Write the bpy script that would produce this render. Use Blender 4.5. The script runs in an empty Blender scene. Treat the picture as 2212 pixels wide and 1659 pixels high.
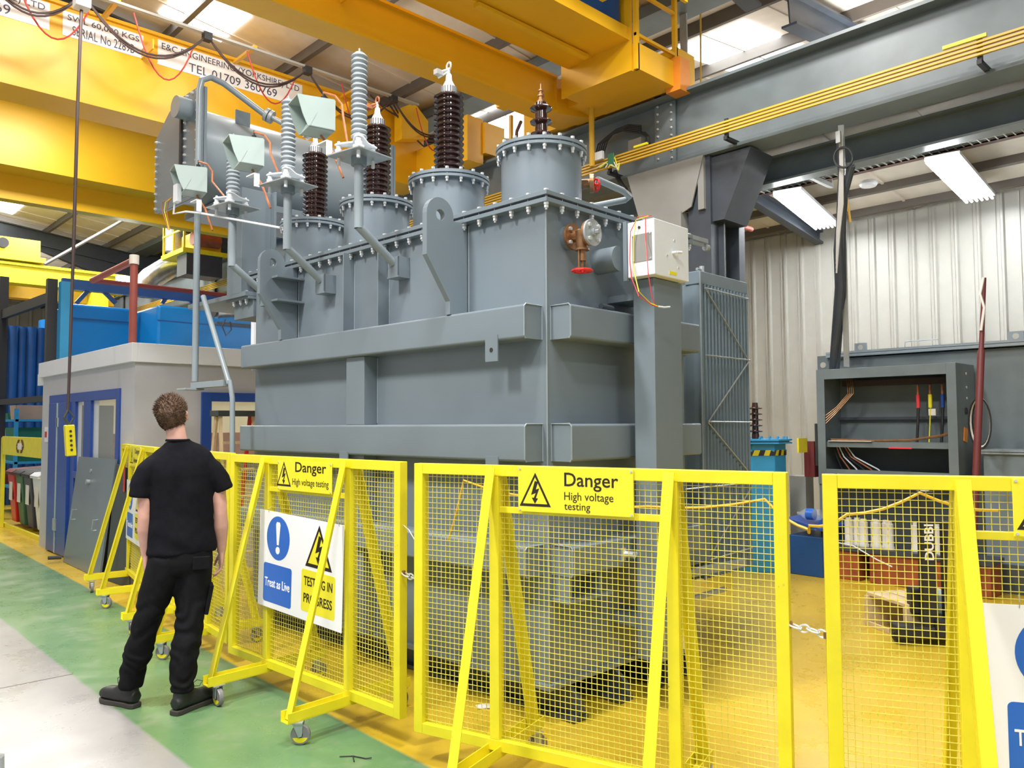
import bpy, bmesh, math, random
from mathutils import Vector, Matrix, noise
random.seed(7)
sc = bpy.context.scene
COL = sc.collection
R_ = math.radians

# ------------------------------------------------------------------ camera
# world: X runs across the hall (towards the clad wall), Y along the runway beams, Z up
F, PITCH, ROLL, H, TH = 1711.0, 0.0506, -0.0048, 1.63, R_(46.4)
fw0 = Vector((math.cos(TH), math.sin(TH), 0)); rt0 = Vector((math.sin(TH), -math.cos(TH), 0)); zz = Vector((0, 0, 1))
FW = fw0*math.cos(PITCH)+zz*math.sin(PITCH); U0 = -fw0*math.sin(PITCH)+zz*math.cos(PITCH)
RT = rt0*math.cos(ROLL)+U0*math.sin(ROLL); UP = -rt0*math.sin(ROLL)+U0*math.cos(ROLL)
cam = bpy.data.cameras.new('camera'); cam.sensor_width = 36; cam.lens = F/2212*36; cam.clip_start = .05; cam.clip_end = 200
co = bpy.data.objects.new('camera', cam); COL.objects.link(co); sc.camera = co
m3 = Matrix((RT, UP, -FW)).transposed()
co.matrix_world = Matrix.Translation((0, 0, H)) @ m3.to_4x4()

# ------------------------------------------------------------------ world and exposure
sc.view_settings.view_transform = 'Standard'; sc.view_settings.look = 'None'
sc.view_settings.gamma = 1; sc.view_settings.use_curve_mapping = False; sc.view_settings.exposure = 0.30
w = bpy.data.worlds.new('world'); sc.world = w; w.use_nodes = True
w.node_tree.nodes['Background'].inputs[0].default_value = (.93, .97, 1, 1)
w.node_tree.nodes['Background'].inputs[1].default_value = 0.55
def area(name, loc, size, power, col=(1, .98, .95), rot=(0, 0, 0)):
    l = bpy.data.lights.new(name, 'AREA'); l.shape = 'RECTANGLE'; l.size, l.size_y = size; l.energy = power; l.color = col
    o = bpy.data.objects.new(name, l); COL.objects.link(o); o.location = loc; o.rotation_euler = rot
    return o
# the hall's own high-bay lamps, under the roof
for i, (x, y, p) in enumerate(((-1.5, 4.2, 420), (-1.5, 8.2, 100), (2.0, 2.5, 240), (2.5, 8.3, 170), (5.5, 4.0, 200), (-1, 0, 220), (3.0, 13.2, 150), (5.2, 20, 280), (1.0, -3, 150), (2.0, 19.5, 220))):
    area('high_bay_lamp', (x, y, 7.0), (1.3, .6), p)
for i, (x, y, z, p) in enumerate(((-1.5, 4.5, 7.0, 80), (4.5, 8.4, 6.6, 50), (10.5, 4, 6.2, 120), (3.5, 19, 6.2, 160), (-1, 1, 6.8, 80), (5, 29, 5.8, 150), (1, 13.2, 6.6, 30))):  # added point lights to brighten the roof, not fittings of the hall
    l = bpy.data.lights.new('added_uplight', 'POINT'); l.energy = p; l.shadow_soft_size = .25; l.color = (1, .98, .95); o = bpy.data.objects.new('added_uplight', l); COL.objects.link(o); o.location = (x, y, z)

# ------------------------------------------------------------------ measuring helpers
def ray(px, py): return FW+RT*((px-1106)/F)+UP*((829.5-py)/F)
def at(px, py, ax, c):                       # the point of a real plane seen at a pixel
    d = ray(px, py); i = 'xyz'.index(ax); o = Vector((0, 0, H)); t = (c-o[i])/d[i]; return o+d*t
TO = Vector((3.166, 3.044, 0)); TA = R_(2.3); TM = Matrix.Translation(TO) @ Matrix.Rotation(TA, 4, 'Z'); TI = TM.inverted()
def tt(px, py, ax, c, M=TM):
    I = M.inverted(); o = I @ Vector((0, 0, H)); d = I.to_3x3() @ ray(px, py); i = 'xyz'.index(ax); return o+d*((c-o[i])/d[i])

# ------------------------------------------------------------------ materials
MT = {}
def mat(name, col, rough=.5, metal=0, var=.06, scale=6, bump=0, bscale=80, emit=None, strength=1, spec=.5, coat=0, dirt=None, alpha=None):
    m = bpy.data.materials.new(name); m.use_nodes = True; nt = m.node_tree; b = nt.nodes['Principled BSDF']
    b.inputs['Roughness'].default_value = rough; b.inputs['Metallic'].default_value = metal
    b.inputs['Specular IOR Level'].default_value = spec
    if coat: b.inputs['Coat Weight'].default_value = coat; b.inputs['Coat Roughness'].default_value = .15
    tc = nt.nodes.new('ShaderNodeTexCoord'); n = nt.nodes.new('ShaderNodeTexNoise')
    n.inputs['Scale'].default_value = scale; n.inputs['Detail'].default_value = 5; nt.links.new(tc.outputs['Object'], n.inputs['Vector'])
    rp = nt.nodes.new('ShaderNodeValToRGB')
    rp.color_ramp.elements[0].position = .3; rp.color_ramp.elements[1].position = .72
    rp.color_ramp.elements[0].color = (*[c*(1-var) for c in col], 1); rp.color_ramp.elements[1].color = (*[min(1, c*(1+var)) for c in col], 1)
    nt.links.new(n.outputs['Fac'], rp.inputs['Fac']); out = rp.outputs['Color']
    if dirt:
        n2 = nt.nodes.new('ShaderNodeTexNoise'); n2.inputs['Scale'].default_value = dirt[1]; n2.inputs['Detail'].default_value = 8
        nt.links.new(tc.outputs['Object'], n2.inputs['Vector'])
        r2 = nt.nodes.new('ShaderNodeValToRGB'); r2.color_ramp.elements[0].position = dirt[2]; r2.color_ramp.elements[1].position = dirt[2]+.06
        mx = nt.nodes.new('ShaderNodeMixRGB'); nt.links.new(n2.outputs['Fac'], r2.inputs['Fac']); nt.links.new(r2.outputs['Color'], mx.inputs['Fac'])
        nt.links.new(out, mx.inputs['Color1']); mx.inputs['Color2'].default_value = (*dirt[0], 1); out = mx.outputs['Color']
    nt.links.new(out, b.inputs['Base Color'])
    if bump:
        n3 = nt.nodes.new('ShaderNodeTexNoise'); n3.inputs['Scale'].default_value = bscale; nt.links.new(tc.outputs['Object'], n3.inputs['Vector'])
        bp = nt.nodes.new('ShaderNodeBump'); bp.inputs['Strength'].default_value = bump; bp.inputs['Distance'].default_value = .01
        nt.links.new(n3.outputs['Fac'], bp.inputs['Height']); nt.links.new(bp.outputs['Normal'], b.inputs['Normal'])
    if emit: b.inputs['Emission Color'].default_value = (*emit, 1); b.inputs['Emission Strength'].default_value = strength
    if alpha is not None: b.inputs['Alpha'].default_value = alpha
    MT[name] = m; return m
def glass(name, col=(.9, .95, .95), rough=.03):
    m = bpy.data.materials.new(name); m.use_nodes = True; b = m.node_tree.nodes['Principled BSDF']
    b.inputs['Base Color'].default_value = (*col, 1); b.inputs['Roughness'].default_value = rough; b.inputs['Alpha'].default_value = .18; b.inputs['Specular IOR Level'].default_value = .7
    MT[name] = m; return m
mat('grey', (.165, .205, .235), .34, var=.06, scale=1.5, bump=.05, bscale=300)
mat('grey_light', (.24, .285, .315), .3, var=.04)
mat('radiator', (.17, .225, .27), .32, var=.05)
mat('galv', (.42, .46, .48), .35, .5, var=.12, scale=14)
mat('steel', (.62, .64, .66), .22, .9, var=.08)
mat('zinc', (.75, .77, .78), .3, .6)
mat('byellow', (.80, .70, .02), .38, var=.05, scale=9, dirt=((.28, .2, .06), 17, .72))
mat('wire', (.72, .64, .09), .42, var=.1)
mat('cyellow', (.80, .43, .010), .4, var=.04, scale=1.2)
mat('cyellow2', (.80, .46, .012), .4, var=.04, scale=1.2)
mat('brown', (.035, .012, .010), .12, coat=.6, var=.1)
mat('shed_grey', (.30, .34, .37), .45)
mat('white', (.74, .77, .81), .4, var=.02)
mat('cream', (.62, .60, .54), .5)
mat('sage', (.36, .44, .42), .4, var=.03)
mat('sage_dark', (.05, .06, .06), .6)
mat('copper', (.45, .16, .07), .4, .2, var=.2, scale=30)
mat('red', (.62, .02, .02), .35)
mat('redwire', (.75, .05, .07), .4)
mat('brass', (.32, .17, .08), .38, .7, var=.2, scale=20)
mat('dark', (.02, .021, .023), .6)
mat('dark_steel', (.045, .055, .07), .45, var=.1)
mat('beam', (.135, .165, .175), .4, var=.14, scale=3)
mat('plate_grey', (.25, .25, .235), .45, var=.04)
mat('cladding', (.42, .41, .365), .45, var=.03)
mat('roof_sheet', (.66, .60, .52), .6, var=.05)
mat('purlin', (.12, .105, .09), .6)
mat('office', (.50, .51, .545), .55, var=.02)
mat('dblue', (.02, .07, .33), .35, var=.05)
mat('blue', (.0, .17, .50), .3, var=.08, scale=2)
mat('blue_deep', (.01, .07, .24), .4, var=.15, scale=3)
mat('tblue', (.03, .28, .55), .4, var=.05)
mat('rust', (.30, .07, .02), .6, var=.35, scale=7)
mat('maroon', (.13, .02, .02), .5)
mat('pipe_red', (.26, .06, .045), .5, var=.1)
mat('wood', (.66, .50, .30), .6, var=.15, scale=10)
mat('green', (.02, .16, .08), .5)
mat('green_bin', (.05, .14, .07), .5)
mat('grey_bin', (.06, .06, .09), .5)
mat('black', (.015, .015, .016), .5)
mat('rubber', (.03, .03, .03), .7)
mat('castor', (.22, .21, .22), .4, .1)
mat('sign_white', (.86, .86, .88), .35, var=.01)
mat('sign_yellow', (.82, .74, .03), .35, var=.01)
mat('sign_blue', (.02, .13, .55), .35, var=.01)
mat('sign_black', (.02, .012, .008), .4)
mat('text_blue', (.05, .06, .12), .5)
mat('skin', (.60, .33, .27), .5, var=.08, scale=22)
mat('hair', (.12, .066, .038), .7, var=.5, scale=60, bump=.8, bscale=150)
mat('shirt', (.007, .007, .010), .9, var=.15, scale=40, spec=.12)
mat('trouser', (.006, .006, .0075), .85, var=.2, scale=40, spec=.15)
mat('boot', (.011, .012, .013), .5, var=.2)
mat('sole', (.035, .03, .026), .7)
mat('card', (.42, .28, .18), .7)
mat('orange', (.75, .25, .02), .5)
mat('hazard', (.7, .6, .02), .5)
mat('tray', (.42, .44, .44), .4, .4, var=.1)
mat('cable_red', (.50, .05, .04), .5)
mat('cable_dark', (.05, .03, .03), .5)
mat('cable_grey', (.45, .44, .42), .5)
mat('cond', (.62, .37, .03), .4)
mat('skylight', (.9, .95, 1), .5, emit=(.93, .97, 1), strength=9)
mat('tube', (1, 1, 1), .5, emit=(.95, .98, 1), strength=26)
mat('duct', (.55, .56, .57), .3, .8, var=.2, scale=9)
mat('paper', (.75, .73, .7), .6)
mat('inner_wall', (.72, .66, .45), .6, emit=(.8, .72, .45), strength=.25)  # faint glow put into the wall material to brighten the cabin interior
glass('glass'); glass('clear', (.8, .9, 1))

# ------------------------------------------------------------------ mesh builder
class MB:
    def __init__(s, M=None): s.v = []; s.f = []; s.m = []; s.M = M or Matrix.Identity(4); s.mi = 0
    def add(s, vs, fs):
        n = len(s.v); s.v += [s.M @ Vector(v) for v in vs]; s.f += [[n+i for i in f] for f in fs]; s.m += [s.mi]*len(fs); return s
    def box(s, x0, x1, y0, y1, z0, z1):
        vs = [(x, y, z) for z in (z0, z1) for y in (y0, y1) for x in (x0, x1)]
        return s.add(vs, [(0, 2, 3, 1), (4, 5, 7, 6), (0, 1, 5, 4), (2, 6, 7, 3), (0, 4, 6, 2), (1, 3, 7, 5)])
    def bar(s, p0, p1, w, h, up=(0, 0, 1)):
        p0, p1 = Vector(p0), Vector(p1); d = (p1-p0).normalized(); u = Vector(up); a = d.cross(u)
        if a.length < 1e-4: a = d.cross(Vector((0, 1, 0)))
        a.normalize(); u = a.cross(d); vs = []
        for p in (p0, p1):
            for sx, sy in ((-1, -1), (1, -1), (1, 1), (-1, 1)): vs.append(p+a*(sx*w/2)+u*(sy*h/2))
        return s.add(vs, [(3, 2, 1, 0), (4, 5, 6, 7), (0, 1, 5, 4), (1, 2, 6, 5), (2, 3, 7, 6), (3, 0, 4, 7)])
    def cyl(s, p0, p1, r0, r1=None, n=16, caps=True):
        r1 = r0 if r1 is None else r1; p0, p1 = Vector(p0), Vector(p1); d = (p1-p0).normalized()
        a = d.orthogonal().normalized(); b = d.cross(a); vs = []
        for p, r in ((p0, r0), (p1, r1)):
            for k in range(n):
                t = 2*math.pi*k/n; vs.append(p+a*(r*math.cos(t))+b*(r*math.sin(t)))
        fs = [(k, (k+1) % n, n+(k+1) % n, n+k) for k in range(n)]
        if caps: fs += [tuple(range(n-1, -1, -1)), tuple(range(n, 2*n))]
        return s.add(vs, fs)
    def tube(s, pts, r, n=8, close=False):
        pts = [Vector(p) for p in pts]; N = len(pts); vs = []; a = None
        for i, p in enumerate(pts):
            q0 = pts[i-1] if i else pts[0]; q1 = pts[i+1] if i < N-1 else pts[-1]; d = (q1-q0).normalized()
            if a is None: a = d.orthogonal().normalized()
            a = (a-d*a.dot(d))
            if a.length < 1e-5: a = d.orthogonal()
            a.normalize(); b = d.cross(a); rr = r[i] if isinstance(r, (list, tuple)) else r
            for k in range(n):
                t = 2*math.pi*k/n; vs.append(p+a*(rr*math.cos(t))+b*(rr*math.sin(t)))
        fs = [(i*n+k, i*n+(k+1) % n, (i+1)*n+(k+1) % n, (i+1)*n+k) for i in range(N-1) for k in range(n)]
        fs += [tuple(range(n-1, -1, -1)), tuple(range((N-1)*n, N*n))]
        return s.add(vs, fs)
    def lathe(s, prof, c=(0, 0, 0), n=24, axis=(0, 0, 1)):
        d = Vector(axis).normalized(); a = d.orthogonal().normalized() if abs(d.z) < .99 else Vector((1, 0, 0)); b = d.cross(a); c = Vector(c); vs = []
        for r, z in prof:
            for k in range(n):
                t = 2*math.pi*k/n; vs.append(c+d*z+a*(r*math.cos(t))+b*(r*math.sin(t)))
        fs = [(i*n+k, i*n+(k+1) % n, (i+1)*n+(k+1) % n, (i+1)*n+k) for i in range(len(prof)-1) for k in range(n)]
        fs += [tuple(range(n-1, -1, -1)), tuple(range((len(prof)-1)*n, len(prof)*n))]
        return s.add(vs, fs)
    def ext(s, poly, vec):
        poly = [Vector(p) for p in poly]; vec = Vector(vec); n = len(poly)
        return s.add(poly+[p+vec for p in poly], [tuple(range(n-1, -1, -1)), tuple(range(n, 2*n))]+[(k, (k+1) % n, n+(k+1) % n, n+k) for k in range(n)])
    def build(s, name, mats, parent=None, bev=0, smooth=False, label=None, segs=2):
        me = bpy.data.meshes.new(name); me.from_pydata([tuple(v) for v in s.v], [], s.f)
        if not isinstance(mats, (list, tuple)): mats = [mats]
        for k in mats: me.materials.append(MT[k])
        for p, mi in zip(me.polygons, s.m): p.material_index = mi
        b = bmesh.new(); b.from_mesh(me); bmesh.ops.recalc_face_normals(b, faces=b.faces); b.to_mesh(me); b.free()
        if smooth:
            for p in me.polygons: p.use_smooth = True
            me.set_sharp_from_angle(angle=R_(38))
        o = bpy.data.objects.new(name, me); COL.objects.link(o)
        if parent: o.parent = parent
        if bev:
            md = o.modifiers.new('b', 'BEVEL'); md.width = bev; md.segments = segs; md.limit_method = 'ANGLE'; md.angle_limit = R_(40); md.harden_normals = True
            for p in me.polygons: p.use_smooth = True
            me.set_sharp_from_angle(angle=R_(60)) if not smooth else None
        if label: o['label'] = label
        return o
def thing(name, label, cat, loc=(0, 0, 0), rz=0, group=None, kind=None):
    o = bpy.data.objects.new(name, None); COL.objects.link(o); o.location = loc; o.rotation_euler = (0, 0, rz); o.empty_display_size = .1
    o['label'] = label; o['category'] = cat
    if group: o['group'] = group
    if kind: o['kind'] = kind
    return o
def tag(o, label, cat, group=None, kind=None):
    o['label'] = label; o['category'] = cat
    if group: o['group'] = group
    if kind: o['kind'] = kind
    return o
def struct(o): o['kind'] = 'structure'; return o
def kids(o): return [c for c in bpy.data.objects if c.parent == o]
def copy_tree(o, parent=None):
    c = o.copy(); COL.objects.link(c)
    if parent: c.parent = parent
    for k in KM.get(o.name, []): copy_tree(k, c)
    return c
KM = {}
def index_children():
    KM.clear()
    for o in bpy.data.objects:
        if o.parent: KM.setdefault(o.parent.name, []).append(o)
def inst(mesh_obj, parent, M):                # a further copy of a part, sharing its mesh
    c = mesh_obj.copy(); COL.objects.link(c); c.parent = parent; c.matrix_local = M; return c
def text_mesh(s, size, M, name, m, parent, depth=.0012, sx=1.0, align='LEFT', bold=0, font=None):
    cu = bpy.data.curves.new('t', 'FONT'); cu.body = s; cu.size = size; cu.extrude = depth; cu.align_x = align; cu.offset = bold; cu.resolution_u = 3
    to = bpy.data.objects.new('t', cu); COL.objects.link(to); dg = bpy.context.evaluated_depsgraph_get()
    me = bpy.data.meshes.new_from_object(to.evaluated_get(dg)); bpy.data.objects.remove(to)
    me.transform(M @ Matrix.Diagonal((sx, 1, 1, 1))); me.materials.clear(); me.materials.append(MT[m])
    for p in me.polygons: p.material_index = 0
    o = bpy.data.objects.new(name, me); COL.objects.link(o); o.parent = parent; return o
def frame(o, xax, yax):                       # matrix whose local x/y lie along the given axes
    x = Vector(xax).normalized(); y = Vector(yax).normalized(); z = x.cross(y)
    M = Matrix((x, y, z)).transposed().to_4x4(); M.translation = Vector(o); return M
def sag(p0, p1, d, n=12, pw=2):
    p0, p1 = Vector(p0), Vector(p1); return [p0.lerp(p1, i/n)-Vector((0, 0, d*(1-(2*i/n-1)**2))) for i in range(n+1)]
def boxes(name, lst, m, parent, bev=0, **k):
    # pieces that do not touch become parts of their own
    cl = []
    for b in lst:
        t = [c for c in cl if any(all(b[2*i] <= q[2*i+1]+.012 and q[2*i] <= b[2*i+1]+.012 for i in range(3)) for q in c)]
        n_ = [b]+[q for c in t for q in c]; cl = [c for c in cl if c not in t]+[n_]
    r = None
    for c in sorted(cl, key=lambda c: lst.index(c[-1]) if c[-1] in lst else 0):
        mb = MB()
        for b in c: mb.box(*b)
        o = mb.build(name, m, parent, bev, **k); r = r or o
    return r
# ------------------------------------------------------------------ floor with its painted lanes
def floor_mat():
    m = bpy.data.materials.new('painted_floor'); m.use_nodes = True; nt = m.node_tree; N = nt.nodes; L = nt.links; b = N['Principled BSDF']
    tc = N.new('ShaderNodeTexCoord'); sx = N.new('ShaderNodeSeparateXYZ'); L.new(tc.outputs['Object'], sx.inputs[0])
    def noi(sc_, d=6, r=.6):
        n = N.new('ShaderNodeTexNoise'); n.inputs['Scale'].default_value = sc_; n.inputs['Detail'].default_value = d; n.inputs['Roughness'].default_value = r; L.new(tc.outputs['Object'], n.inputs['Vector']); return n.outputs['Fac']
    def ramp(f, a, b_, ca, cb):
        r = N.new('ShaderNodeValToRGB'); r.color_ramp.elements[0].position = a; r.color_ramp.elements[1].position = b_
        r.color_ramp.elements[0].color = (*ca, 1); r.color_ramp.elements[1].color = (*cb, 1); L.new(f, r.inputs['Fac']); return r.outputs['Color']
    def mix(f, a, b_):
        x = N.new('ShaderNodeMixRGB'); L.new(f, x.inputs['Fac']); L.new(a, x.inputs['Color1']); L.new(b_, x.inputs['Color2']); return x.outputs['Color']
    def step(v, e, wd=.012):
        r = N.new('ShaderNodeMapRange'); r.inputs['From Min'].default_value = e-wd; r.inputs['From Max'].default_value = e+wd; L.new(v, r.inputs['Value']); return r.outputs['Result']
    n1 = noi(1.1); n2 = noi(7); n3 = noi(2.3, 8, .7); n4 = noi(26, 4)
    conc = ramp(n1, .3, .75, (.23, .225, .22), (.32, .315, .305))
    conc = mix(ramp(n3, .66, .72, (0, 0, 0), (.6, .6, .6)), conc, ramp(n2, 0, 1, (.22, .21, .2), (.3, .29, .27)))
    green = ramp(n1, .3, .7, (.09, .20, .085), (.15, .26, .12))
    green = mix(ramp(n3, .52, .70, (0, 0, 0), (.75, .75, .75)), green, ramp(n2, .3, .7, (.20, .25, .16), (.28, .29, .22)))
    green = mix(ramp(n4, .77, .78, (0, 0, 0), (.6, .6, .6)), green, ramp(n2, 0, 1, (.6, .65, .55), (.7, .72, .65)))
    yel = ramp(n1, .3, .7, (.52, .345, .02), (.62, .43, .03))
    yel = mix(ramp(n3, .55, .75, (0, 0, 0), (.25, .25, .25)), yel, ramp(n2, 0, 1, (.45, .33, .08), (.6, .45, .12)))
    yel = mix(ramp(n4, .79, .80, (0, 0, 0), (.8, .8, .8)), yel, ramp(n2, 0, 1, (.25, .17, .08), (.3, .2, .1)))
    col = mix(step(sx.outputs['X'], 1.55), conc, green)
    ad = N.new('ShaderNodeMath'); ad.operation = 'MULTIPLY_ADD'; L.new(sx.outputs['Y'], ad.inputs[0]); ad.inputs[1].default_value = -.017; L.new(sx.outputs['X'], ad.inputs[2])
    col = mix(step(ad.outputs[0], 2.32), col, yel)
    # joint lines of the slab
    L.new(col, b.inputs['Base Color'])
    rr = ramp(n3, .3, .8, (.20, .20, .20), (.48, .48, .48)); L.new(rr, b.inputs['Roughness']); b.inputs['Specular IOR Level'].default_value = .5
    bp = N.new('ShaderNodeBump'); bp.inputs['Strength'].default_value = .12; bp.inputs['Distance'].default_value = .01; L.new(n2, bp.inputs['Height']); L.new(bp.outputs['Normal'], b.inputs['Normal'])
    MT['floor'] = m
floor_mat()
struct(MB().box(-9, 16, -7, 44, -.1, 0).build('floor', 'floor'))
struct(MB().box(-.5, 1.56, 5.84, 5.85, 0, .0008).box(-2, 1.5, 3.46, 3.466, 0, .0008).build('trim_1', 'cable_dark'))

# clad wall, ribbed sheet
def ribbed(p0, p1, z0, z1, pitch, depth, name, m, nrm):
    p0, p1 = Vector(p0), Vector(p1); L = (p1-p0).length; d = (p1-p0)/L; n = Vector(nrm); s = 0; pts = []
    while s < L:
        for a, h in ((0, 0), (.56, 0), (.62, 1), (.72, 1), (.78, 0), (.92, 0), (.935, .35), (.955, .35), (.97, 0)):
            pts.append(p0+d*min(L, s+a*pitch)+n*(h*depth))
        s += pitch
    mb = MB(); vs = []
    for p in pts: vs += [(p.x, p.y, z0), (p.x, p.y, z1)]
    mb.add(vs, [(2*i, 2*i+2, 2*i+3, 2*i+1) for i in range(len(pts)-1)])
    return mb.build(name, m)
struct(ribbed((11.5, -4, 0), (11.5, 21, 0), 0, 4.56, .27, .035, 'wall_right', 'cladding', (-1, 0, 0)))
struct(MB().box(11.56, 11.64, -4, 21, 0, 4.9).build('wall_right_outer', 'cladding'))
struct(ribbed((16, 40, 0), (-9, 40, 0), 0, 10, .5, .04, 'wall_back', 'cladding', (0, -1, 0)))
struct(MB().box(15.9, 16, -7, 40, 4.3, 8.2).box(15.9, 16, 21, 40, 0, 4.3).build('wall_right_upper', 'cladding'))
struct(MB().box(11.6, 16, 20.9, 21, 0, 5).build('wall_side', 'cladding'))

# roofs: main bay falls to the valley at X=8, the next bay rises again; low aisle roof meets the clad wall
def roofsheet(name, x0, z0, x1, z1, y0, y1, th=.05):
    mb = MB(); d = Vector((x1-x0, 0, z1-z0)); L = d.length; d /= L; n = Vector((-d.z, 0, d.x)); 
    if n.z < 0: n = -n
    a = Vector((x0, 0, z0)); mb.ext([(x0, y0, z0), (x1, y0, z1), (x1, y1, z1), (x0, y1, z0)], n*th)
    return mb, d, L, n
def roof_with_purlins(name, x0, z0, x1, z1, y0, y1, step, ph=.17):
    mb, d, L, n = roofsheet(name, x0, z0, x1, z1, y0, y1)
    # sheet ribs
    y = y0
    while y < y1:
        a = Vector((x0, y, z0)); mb.ext([a, a+d*L, a+d*L-n*.02, a-n*.02], (0, .03, 0)); y += 1.0
    mb.mi = 1; s = step*.5
    while s < L:
        p = Vector((x0, y0, z0))+d*s; mb.ext([p, p-n*ph, p-n*ph+d*.07, p+d*.07], (0, y1-y0, 0)); s += step
    return struct(mb.build(name, ['roof_sheet', 'purlin']))
roof_with_purlins('ceiling', 8.2, 6.95, -3, 8.3, -7, 40, 1.6)
roof_with_purlins('ceiling_left', -3, 8.3, -9, 7.6, -7, 40, 1.6)
roof_with_purlins('ceiling_right', 8.2, 6.95, 16, 7.9, -7, 40, 1.6)
roof_with_purlins('ceiling_aisle', 8.7, 4.95, 11.6, 4.60, -4, 21, .72, .10)
struct(MB().box(8.0, 8.45, -7, 40, 6.78, 6.93).build('trim_2', 'beam'))

# sky lights let into the roofs
def sky(i, x0, x1, y0, y1, zf, off=-.02):
    mb = MB(); mb.ext([(x0, y0, zf(x0)+off), (x1, y0, zf(x1)+off), (x1, y1, zf(x1)+off), (x0, y1, zf(x0)+off)], (0, 0, .015))
    struct(mb.build('window_%d' % i, 'skylight'))
zm = lambda x: 6.95+(8.2-x)*(1.35/11.2); zr = lambda x: 6.95+(x-8.2)*(.95/7.8)
def on_roof(px, py, zf):
    z = 7.3
    for _ in range(12): p = at(px, py, 'z', z); z = zf(p.x)
    return p
a = on_roof(430, 20, zm); sky(1, a.x-.35, a.x+.55, a.y-.45, a.y+.55, zm)
a = on_roof(10, 445, zm); sky(2, a.x-2.6, a.x+.3, a.y-.6, a.y+.6, zm)
a = on_roof(1085, 262, zr); sky(3, a.x-.7, a.x+2.2, a.y-.9, a.y+.7, zr)
a = on_roof(1480, 75, zr); b_ = on_roof(1730, 110, zr); sky(4, a.x+.3, b_.x+.2, a.y-.75, a.y+.45, zr)
sky(5, -4.5, -1.0, 2.5, 3.5, zm) if 0 else None; sky(6, -.5, 3.0, -2.5, -1.5, zm); sky(7, 2, 5.5, 17, 18, zm); sky(8, -2, 1.5, 20, 21, zm)

# ------------------------------------------------------------------ steel frame of the hall
def ibeam(mb, p0, p1, h, w, tw=.02, tf=.03, up=(0, 0, 1)):
    p0, p1, u = Vector(p0), Vector(p1), Vector(up)
    mb.bar(p0-u*(tf/2), p1-u*(tf/2), w, tf, up); mb.bar(p0-u*(h-tf/2), p1-u*(h-tf/2), w, tf, up); mb.bar(p0-u*(h/2), p1-u*(h/2), tw, h-tf, up)
YS = [-1.64+6.67*i for i in range(6)]     # -1.64, 5.03, 11.7, 18.37, 25.04, 31.7
for i, y in enumerate(YS):
    yr = y; y = 4.5 if i == 1 else y
    mb = MB(); ibeam(mb, (8.15, y, 6.8), (-3, y, 8.12), .42, .2); 
    if i > 1: mb.ext([(8.1, y-.01, 6.4), (8.1, y-.01, 5.75), (5.0, y-.01, 6.75)], (0, .02, 0)); mb.bar((8.1, y, 5.75), (5.0, y, 6.76), .2, .03)
    if i: ibeam(mb, (9.0 if i == 1 else 8.2, y, 6.9 if i == 1 else 6.8), (15.9, y, 7.72), .42, .2)
    if i > 1: mb.ext([(8.2, y-.01, 6.4), (8.2, y-.01, 5.95), (10.4, y-.01, 6.65)], (0, .02, 0)).bar((8.2, y, 5.95), (10.4, y, 6.66), .2, .03)
    ibeam(mb, (-3, y, 8.12), (-9, y, 7.42), .42, .2)
    struct(mb.build('trim_%d' % (10+i), 'dark_steel')); y = yr; zt_ = 4.72 if i < 2 else 6.4
    mb = MB(); ibeam(mb, (8.25, y+.0, 0), (8.25, y, 6.8), .36, .3, .02, .03, up=(0, 1, 0)) if 0 else mb.box(8.35, 8.38, y-.17, y+.17, 0, zt_).box(8.02, 8.05, y-.17, y+.17, 0, 4.5).box(8.05, 8.35, y-.012, y+.012, 0, zt_)
    mb.box(8.42, 8.62, y-.09, y-.06, 0, 4.9).box(8.42, 8.62, y+.06, y+.09, 0, 4.9)
    o = mb.build('steel_column', 'dark_steel'); tag(o, ['dark steel column outside the picture to the right', 'dark blue-grey steel column behind the radiator bank, under the runway beam bracket', 'dark steel runway column next along the hall behind the big transformer', 'dark steel runway column beyond the far yellow crane', 'steel column at the roof valley, far left background', 'farthest steel column at the end of the hall'][i], 'column')
    # rafters of the low aisle
    mb = MB(); ibeam(mb, (8.7, y+.3, 4.86), (11.45, y+.3, 4.50), .2, .13); struct(mb.build('trim_%d' % (20+i), 'dark_steel'))
mb = MB(); z1 = 5.59
ibeam(mb, (8, -6, z1), (8, 34, z1), .87, .36, .02, .035)
rb = thing('runway_beam', 'long dark grey steel runway beam carrying the yellow cranes, crossing above the right half', 'beam', (0, 0, 0))
mb.build('girder', 'beam', rb)
mb = MB()
for i, y in enumerate(YS): mb.box(7.94, 7.965, y+.42, y+.72, 4.76, 5.55)
mb.build('splice_plate', 'beam', rb)
MB().box(7.96, 8.04, -6, 34, 5.59, 5.65).build('rail', 'galv', rb)
bolt0 = None
mb = MB(); mb.cyl((0, 0, -.012), (0, 0, .006), .016, n=6); mb.cyl((0, 0, .004), (0, 0, .02), .009, n=6); BOLT = mb.build('bolt', 'zinc', rb)
BOLT.matrix_local = Matrix.Translation((7.935, 5.50, 4.85)) @ Matrix.Rotation(R_(-90), 4, 'Y')
for k in range(8):
    for yy in (5.50, 5.70):
        if k == 0 and yy == 5.50: continue
        inst(BOLT, rb, Matrix.Translation((7.935, yy, 4.85+k*.093+(.03 if yy > 5.6 else 0))) @ Matrix.Rotation(R_(-90), 4, 'Y'))
y5 = YS[1]
mb = MB(); mb.ext([(7.80, y5+1.05, 4.72), (7.80, y5-.05, 4.72), (7.80, y5+.12, 4.15), (7.80, y5+.38, 4.05), (7.80, y5+.86, 4.10)], (.02, 0, 0)); mb.box(7.82, 8.2, y5-.04, y5+.04, 4.1, 4.72)
mb.box(7.78, 8.05, y5+.25, y5+.75, 3.2, 4.12)
mb.build('bracket_plate', 'plate_grey', rb)
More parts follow.
